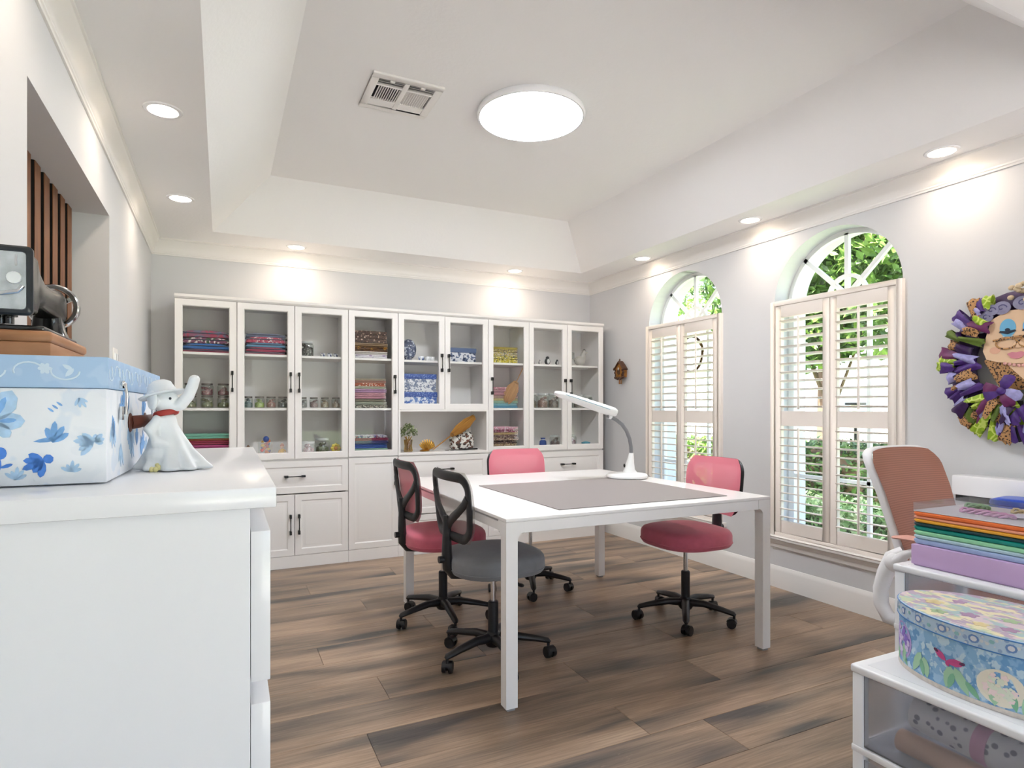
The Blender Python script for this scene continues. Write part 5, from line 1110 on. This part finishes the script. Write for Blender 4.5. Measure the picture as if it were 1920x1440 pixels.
# ------------------------------------------------------------------ ribbon wreath with a painted lady
t = thing('ribbon_wreath', 'purple, lime and leopard ribbon wreath framing a painted lady with glasses', 'wreath', (XR, 1.50, 1.405), R(-90))
rr = random.Random(21)
M_pu = P('ribbon_purple', '#4a2a78', .5, var=.25, vscale=50); M_dp = P('ribbon_plum', '#34184c', .5, var=.25, vscale=50); M_lm = pattern('ribbon_lime', ['#8fb01e', '#c9da6a'], 30, 'ring', .5)
M_lp = pattern('ribbon_leopard', ['#b98a58', '#3a2417', '#2c1a12'], 75, 'cell', .6); M_lv = P('ribbon_lavender', '#a3a0d4', .5, var=.2, vscale=80); M_bk = P('ribbon_black', '#17151b', .6); M_ol = P('ribbon_olive', '#566b1f', .6, var=.2, vscale=60); M_mg = P('ribbon_magenta', '#6d2a5c', .5, var=.2, vscale=50)
MB().sweep([(.24*cos(q), -.03, .275*sin(q)-.005) for q in [2*PI*k/36 for k in range(36)]], .06, .024, (0, 1, 0), 10, closed=True).build('wreath_ring', M_dp, t, smooth=60)
def loop(a, rad, L, w, mat, dep, tw=0):
    """one ribbon loop that leaves the ring, puffs out and returns"""
    c = Vector((.245*cos(a), -.035-dep, .285*sin(a)-.005)); d = Vector((cos(a+tw), 0, sin(a+tw))); s_ = Vector((-d.z, 0, d.x)); m = MB()
    pts = []
    for k in range(11):
        q = PI*k/10; pts.append(c+d*(L*sin(q))*1.0+Vector((0, -1, 0))*(rad*(1-cos(q))*.5))
    vs = []; fs = []; nj = 6; ph = rr.uniform(0, 6)
    for k, p in enumerate(pts):
        wk = w*(.5+.55*sin(PI*k/10))
        for j in range(nj+1):
            q = -1+2*j/nj; vs.append(p+s_*wk*q+Vector((0, -1, 0))*(.010*(1-q*q)+.005*sin(ph+3*q+k*.6))+d*.006*sin(ph+4*q))
    for k in range(10):
        for j in range(nj): a_ = k*(nj+1)+j; fs.append((a_, a_+1, a_+nj+2, a_+nj+1))
    m.add(vs, fs)
    return m.build('ribbon_loop', mat, t, smooth=80)
seq = [M_pu, M_lp, M_lv, M_dp, M_lm, M_pu, M_mg, M_lp, M_ol, M_pu, M_lv, M_lm]
for k in range(64):
    a = 2*PI*k/64+rr.uniform(-.06, .06)
    if sin(a) > .93: continue
    loop(a, rr.uniform(.03, .05), rr.uniform(.04, .1), rr.uniform(.018, .036), seq[(k*5) % 12], rr.uniform(0, .02), rr.uniform(-.5, .5))
for k in range(44):
    a = 2*PI*k/44+.1
    if sin(a) > .86: continue
    loop(a, rr.uniform(.03, .05), rr.uniform(.05, .11), rr.uniform(.018, .034), seq[(k*7+2) % 12], rr.uniform(.02, .035), PI+rr.uniform(-.6, .6))
def tail(pts, w, mat, name='ribbon_tail'): MB().sweep(pts, w, .0022, (0, -1, 0), 6).build(name, mat, t, smooth=60)
tail([(-.06, -.075, -.17), (-.09, -.082, -.22), (-.13, -.075, -.25), (-.15, -.068, -.30), (-.185, -.06, -.315)], .030, M_lm)
tail([(-.04, -.08, -.16), (-.02, -.085, -.20), (.01, -.08, -.25), (.05, -.074, -.29), (.06, -.07, -.31)], .034, M_lm)
tail([(-.05, -.088, -.16), (-.075, -.09, -.22), (-.06, -.086, -.27), (-.045, -.08, -.31), (-.055, -.076, -.345), (-.03, -.07, -.375)], .014, M_lp)
tail([(-.06, -.085, -.14), (-.1, -.09, -.18), (-.115, -.086, -.22), (-.15, -.08, -.25)], .020, M_lv)
tail([(.0, -.075, -.18), (.0, -.074, -.25), (.03, -.07, -.33), (.04, -.066, -.36)], .032, M_bk)
for a in (200, 165, 60, -20, -60): 
    d = Vector((cos(R(a)), 0, sin(R(a)))); MB().sweep([Vector((-.045, -.088, -.135)), Vector((-.045, -.105, -.135))+d*.035, Vector((-.045, -.10, -.135))+d*.07, Vector((-.045, -.085, -.135))+d*.08], [.008, .024, .026, .012], .003, (0, -1, 0), 6).build('bow_loop', (M_pu, M_lv, M_pu, M_mg, M_lv)[(a//5) % 5], t, smooth=60)
MB().ell((-.045, -.1, -.135), (.02, .012, .018), 10, 7).build('bow_knot', M_pu, t)
# painted wooden lady
def cut(poly, d, name, mat, th=.004): return MB().prism(poly, d-th, d, 'y').build(name, mat, t, smooth=30)
def el(cx_, cz, a, b, n=20, r0=0): return [(cx_+a*cos(2*PI*k/n)*cos(r0)-b*sin(2*PI*k/n)*sin(r0), cz+a*cos(2*PI*k/n)*sin(r0)+b*sin(2*PI*k/n)*cos(r0)) for k in range(n)]
M_sk = P('lady_skin', '#ecc9a4', .6); M_hr_ = P('lady_hair', '#8d8aa6', .6, var=.15, vscale=50)
cut([(-.13, .01), (-.06, -.13), (.1, -.13), (.19, .01), (.12, .06), (-.06, .06)], -.062, 'dress_bodice', M_lp, .006)
cut([(-.045, .0), (.045, -.10), (.11, .0), (.085, .045), (-.02, .045)], -.069, 'neckline', M_sk, .003)
cut([(-.13, .055), (-.115, .015), (-.07, .0), (.01, -.01), (.1, -.005), (.155, .01), (.175, .05), (.165, .1), (.16, .2), (.10, .235), (-.03, .235), (-.095, .2), (-.115, .13)], -.073, 'face', M_sk)
for q, (x, z, a) in enumerate(((-.115, .215, .03), (-.135, .165, .028), (-.05, .25, .036), (.03, .262, .036), (.11, .25, .036), (.165, .2, .03), (-.09, .245, .03))):
    cut(el(x, z, a, a*.85), -.079-.0005*q, 'hair_curl', M_hr_, .004); MB().sweep([(x+a*.6*cos(k*.5)*(1-k/14), -.0835-.0005*q, z+a*.5*sin(k*.5)*(1-k/14)) for k in range(12)], .0025, .0008, (0, -1, 0), 6).build('curl_line', P('hair_line', '#55537c', .6), t)
M_lid_ = P('lady_eyelid', '#6fb4d8', .6)
for x in (-.028, .062):
    cut(el(x, .155, .032, .042), -.0775, 'eyelid', M_lid_, .002); cut([(x-.034, .135), (x, .126), (x+.034, .137), (x+.03, .145), (x, .14), (x-.03, .144)], -.080, 'eyelash', P('lady_lash', '#1c2a3c', .6), .002)
    cut(el(x, .146, .010, .008), -.0815, 'pupil', P('lady_lash', '#1c2a3c', .6), .001)
    cut(el(x, .112, .022, .012), -.0777, 'eye_white', P('lady_eyewhite', '#bfdcea', .6), .0015)
    gl = el(x-.004, .085, .042, .026, 24); MB().sweep([(a, -.083, b) for a, b in gl], .004, .003, (0, -1, 0), 6, closed=True).build('spectacle_rim', M_lp, t)
MB().sweep([(-.085, -.0835, .10), (.02, -.084, .112), (.12, -.0835, .108), (.17, -.08, .1)], .005, .003, (0, -1, 0), 6).build('spectacle_bar', M_lp, t)
MB().ell((.014, -.078, .075), (.022, .008, .018), 12, 7).build('nose', M_sk, t)
cut([(-.03, .035), (-.012, .043), (.006, .04), (.024, .044), (.045, .036), (.025, .015), (.006, .01), (-.014, .015)], -.0775, 'lips', P('lady_lips', '#d88a96', .5), .003)
for x, z in ((-.08, .055), (.11, .05)): cut(el(x, z, .022, .016), -.0772, 'cheek', P('lady_cheek', '#e8b496', .6), .001)
for k in range(9): MB().ell((-.04+.018*k, -.0765, -.008-.012*sin(PI*k/8)), (.008, .005, .008), 8, 5).build('bead', P('bead_pink', '#e0a8a0', .3), t)
m = MB()
for k in range(40): m.ell((.09+rr.gauss(0, .055), -.085+rr.gauss(0, .008), .325+rr.gauss(0, .028)), (.014, .012, .012), 7, 5)
m.build('lace_rosette', P('lace_cream', '#d8c4a4', .8), t, smooth=60)

# ------------------------------------------------------------------ cuckoo clock
t = thing('cuckoo_clock', 'small carved brown cuckoo clock on the wall beside the far window', 'clock', (XR, 4.59, 1.53), R(-90))
M_ck = P('carved_brown', '#4a2a14', .5, var=.25, vscale=60); M_ca = P('carved_amber', '#9a6420', .45, var=.2, vscale=60)
m = MB(); m.prism([(-.05, -.055), (.05, -.055), (.055, .02), (.0, .075), (-.055, .02)], -.055, -.001, 'y'); m.build('case', M_ca, t, bevel=.003)
m = MB()
for sg in (-1, 1):
    m.sweep([(0, -.035, .088), (sg*.035, -.035, .055), (sg*.07, -.035, .015)], .010, .032, (0, 1, 0), 8)
    for k in range(4): m.ell((sg*(.052+.008*(k % 2)), -.05, .01-.022*k), (.013, .012, .014), 8, 6)
m.build('leaf_roof', M_ck, t, smooth=50)
m = MB(); m.ell((0, -.045, .10), (.008, .008, .016), 8, 6); m.ell((0, -.05, .082), (.02, .012, .016), 8, 6); m.build('finial', M_ck, t)
m = MB(); m.ell((-.072, -.05, .03), (.018, .010, .010), 8, 6); m.ell((-.086, -.05, .022), (.008, .007, .012), 8, 6); m.build('bird', M_ck, t)
MB().lathe([(.001, .004), (.024, .004), (.026, 0), (.001, 0)], n=20).tf(Matrix.Translation((0, -.056, -.005)) @ Matrix.Rotation(R(90), 4, 'X')).build('dial', P('dial_brown', '#5a3a20', .5), t)
MB().ell((0, -.06, .022), (.008, .006, .014), 8, 6).build('cuckoo', P('cuckoo_white', '#d8cabc', .5), t)
m = MB()
for k in range(5): m.ell((-.04+.02*k, -.052, -.062-.006*(k % 2)), (.013, .010, .014), 8, 6)
m.build('leaf_skirt', M_ck, t, smooth=50)
m = MB(); 
for x in (-.012, .014): m.cyl((x, -.04, -.07), (x, -.04, -.105), .005, n=8); m.ell((x, -.04, -.108), (.006, .006, .010), 8, 6)
m.build('weights', M_ca, t)

# hoop hanging between shutter and glass of the far window
t = thing('willow_hoop', 'round dark willow hoop hanging behind the shutter louvres', 'wreath', (XR+.048, 3.755, 1.625), R(-90))
MB().sweep([(.128*cos(q), .003*sin(5*q), .14*sin(q)) for q in [2*PI*k/40 for k in range(40)]], .011, .010, (0, 1, 0), 8, closed=True).build('hoop', wood('willow', '#3a2414', '#6a4c2a', (40, 40, 40), .8), t, smooth=60)
MB().sweep([(.128*cos(q*3.9)*1.0+.011*sin(q*31), .011*cos(q*31), .14*sin(q*3.9)) for q in [1.6*k/90 for k in range(90)]], .0028, .0028, (0, 1, 0), 6).build('binding', P('willow_pale', '#b8a070', .8), t)
MB().cyl((0, 0, .14), (0, 0, .23), .0012, n=6).build('thread', P('thread_clear', '#cfcfcf', .4), t)

# ------------------------------------------------------------------ garden outside the windows
ZG = -.25
struct(MB().box(-12, XO, YF-14, YF-.15, ZG-.2, ZG+.1).build('bounce_patio', P('bounce_patio_stone', '#c2bfb9', .9, var=.06, vscale=2), smooth=0))  # unseen paving behind the camera, added to bounce daylight into the room
g_ = MB().box(XO, 60, -30, 60, ZG-.2, ZG).build('ground', P('lawn', '#84966a', .9, var=.25, vscale=.8), smooth=0); struct(g_)
o = MB().box(11.5, 16.0, -25, 50, ZG, ZG+.02).build('street', P('street_pale', '#c9c6c0', .9, var=.05, vscale=.6), smooth=0); struct(o)
M_leafA = pattern('leaf_green', ['#56762f', '#86a448', '#435d2a'], 3.0, 'blot', .5); M_leafB = pattern('leaf_dark', ['#44622f', '#688547', '#314a26'], 4.0, 'blot', .5); M_leafC = pattern('leaf_pale', ['#9db77a', '#d7dcae', '#6f9050'], 5.0, 'blot', .5)
M_bark = P('bark', '#6a5644', .9, var=.25, vscale=12)
def leaves(n, fn, size, seed):
    r_ = random.Random(seed); m = MB()
    for k in range(n):
        p = Vector(fn(r_)); n_ = Vector((r_.gauss(-.3, 1), r_.gauss(0, 1), r_.gauss(.6, 1))).normalized(); a = n_.orthogonal().normalized(); a = Matrix.Rotation(r_.uniform(0, 6.3), 3, n_) @ a; b = n_.cross(a); s_ = size*r_.uniform(.6, 1.3)
        m.add([p-a*s_, p+b*s_*.42+n_*s_*.1, p+a*s_, p-b*s_*.42+n_*s_*.1], [(0, 1, 2), (0, 2, 3)])
    return m
def tree(x, y, h, blobs, n, size, mat, label, seed, trunk=.12):
    t = thing('garden_tree', label, 'tree', (x, y, ZG))
    r_ = random.Random(seed); m = MB(); top = Vector((0, 0, h*.55)); m.sweep([(0, 0, 0), (.05, .03, h*.3), top], [trunk, trunk*.75, trunk*.5], [trunk, trunk*.75, trunk*.5], (1, 0, 0), 10); m.build('trunk', M_bark, t, smooth=60)
    m = MB()
    for b in blobs: m.sweep([top*.7, (top+Vector(b[0]))*.5+Vector((0, 0, .1)), Vector(b[0])], [trunk*.4, trunk*.25, trunk*.08], [trunk*.4, trunk*.25, trunk*.08], (1, 0, .2), 6)
    m.build('branches', M_bark, t, smooth=60)
    def fn(r_):
        c, q = blobs[r_.randrange(len(blobs))]; v = Vector((r_.gauss(0, 1), r_.gauss(0, 1), r_.gauss(0, 1))).normalized()*r_.uniform(.35, 1)**.6
        return (c[0]+v.x*q, c[1]+v.y*q, c[2]+v.z*q*.8)
    stuff(leaves(n, fn, size, seed).build('foliage', mat, t, smooth=0))
tree(6.6, 4.9, 3.6, [((0, 0, 3.2), 1.0), ((-.5, .6, 2.7), .75), ((.2, -.7, 2.6), .8), ((.4, .7, 3.3), .8), ((-.3, -.1, 3.8), .9), ((-.4, -.7, 3.3), .7), ((-.2, .2, 2.35), .6)], 7000, .085, M_leafA, 'leafy bright green tree outside the window behind the terracotta chair', 1, .06)
tree(9.2, 7.0, 4.5, [((0, 0, 4.0), 1.4), ((.4, -1, 3.6), 1.1), ((-.4, 1.0, 3.7), 1.0), ((0, 0, 3.0), .9)], 5000, .11, M_leafB, 'darker green tree standing behind the bright green tree', 2)
tree(10.5, 15.2, 5.0, [((0, -2.6, 4.3), 1.1), ((-.2, -3.6, 4.6), 1.0), ((.3, -1.2, 4.4), 1.2), ((0, .4, 4.6), 1.2), ((0, -2, 3.5), .7)], 2200, .1, M_leafA, 'green tree seen through the arch of the far window', 3)
tree(12.5, 28, 7, [((0, 0, 6), 2.2), ((0, -2, 5.6), 1.8), ((0, 2, 5.2), 1.8)], 3500, .2, M_leafB, 'tall distant tree beyond the pale street', 4, .25)
def hedge(x0, x1, y0, y1, h, n, size, mat, label, seed, name='hedge'):
    t = thing(name, label, 'hedge', ((x0+x1)/2, (y0+y1)/2, ZG)); a, b = (x1-x0)/2, (y1-y0)/2
    MB().box(-a+.08, a-.08, -b+.08, b-.08, 0, h-.08).build('inner_twigs', M_bark, t, bevel=.1)
    def fn(r_):
        f = r_.random()
        if f < .45: return (r_.uniform(-a, a), r_.uniform(-b, b), h+r_.gauss(-.04, .04))
        return (-a+r_.gauss(.03, .04), r_.uniform(-b, b), r_.uniform(.02, h))
    stuff(leaves(n, fn, size, seed).build('foliage', mat, t, smooth=0))
hedge(7.6, 8.6, 3.4, 7.6, .92, 5000, .06, M_leafB, 'clipped dark green hedge outside the near window', 5)
hedge(6.2, 7.2, 6.2, 9.6, .95, 5000, .055, M_leafA, 'clipped bright green hedge outside the far window', 6)
hedge(4.5, 5.1, 2.2, 4.8, .62, 4500, .045, M_leafC, 'low pale flowering shrub border under the near window', 7, 'flowering_shrub')
# white house across the street
t = thing('neighbour_house', 'white rendered house across the pale street', 'house', (18.5, 12, ZG))
MB().box(0, 6, -10, 12, 0, 4.8).build('wall', P('render_white', '#eeece6', .8), t, smooth=0)
m = MB(); m.prism([(-.5, 4.8), (6.5, 4.8), (3, 6.6)], -10.6, 12.6, 'y'); m.build('roof', P('roof_grey', '#8c8884', .9, var=.1, vscale=2), t, smooth=0)
for y in (-7, -3.5, 1, 5, 8.5):
    f = MB().box(-.06, .0, y-.7, y+.7, .9, 2.2).build('window', P('house_trim', '#f4f4f2', .5), t); MB().box(-.075, -.062, y-.62, y+.62, .98, 2.12).build('pane', P('house_glass', '#5c6a74', .15), f)
t = thing('street_lamp', 'thin dark garden lamp post standing beyond the hedge', 'lamp post', (10.2, 7.1, ZG)); MB().cyl((0, 0, 0), (0, 0, 1.5), .03, n=10).build('post', M_black, t); MB().box(-.12, .12, -.12, .12, 1.5, 1.54).build('cap', M_black, t)
MB().lathe([(.06, 1.36), (.09, 1.5), (.001, 1.5)], n=12).build('lantern', P('lantern_glass', '#c8c8c0', .3), t)
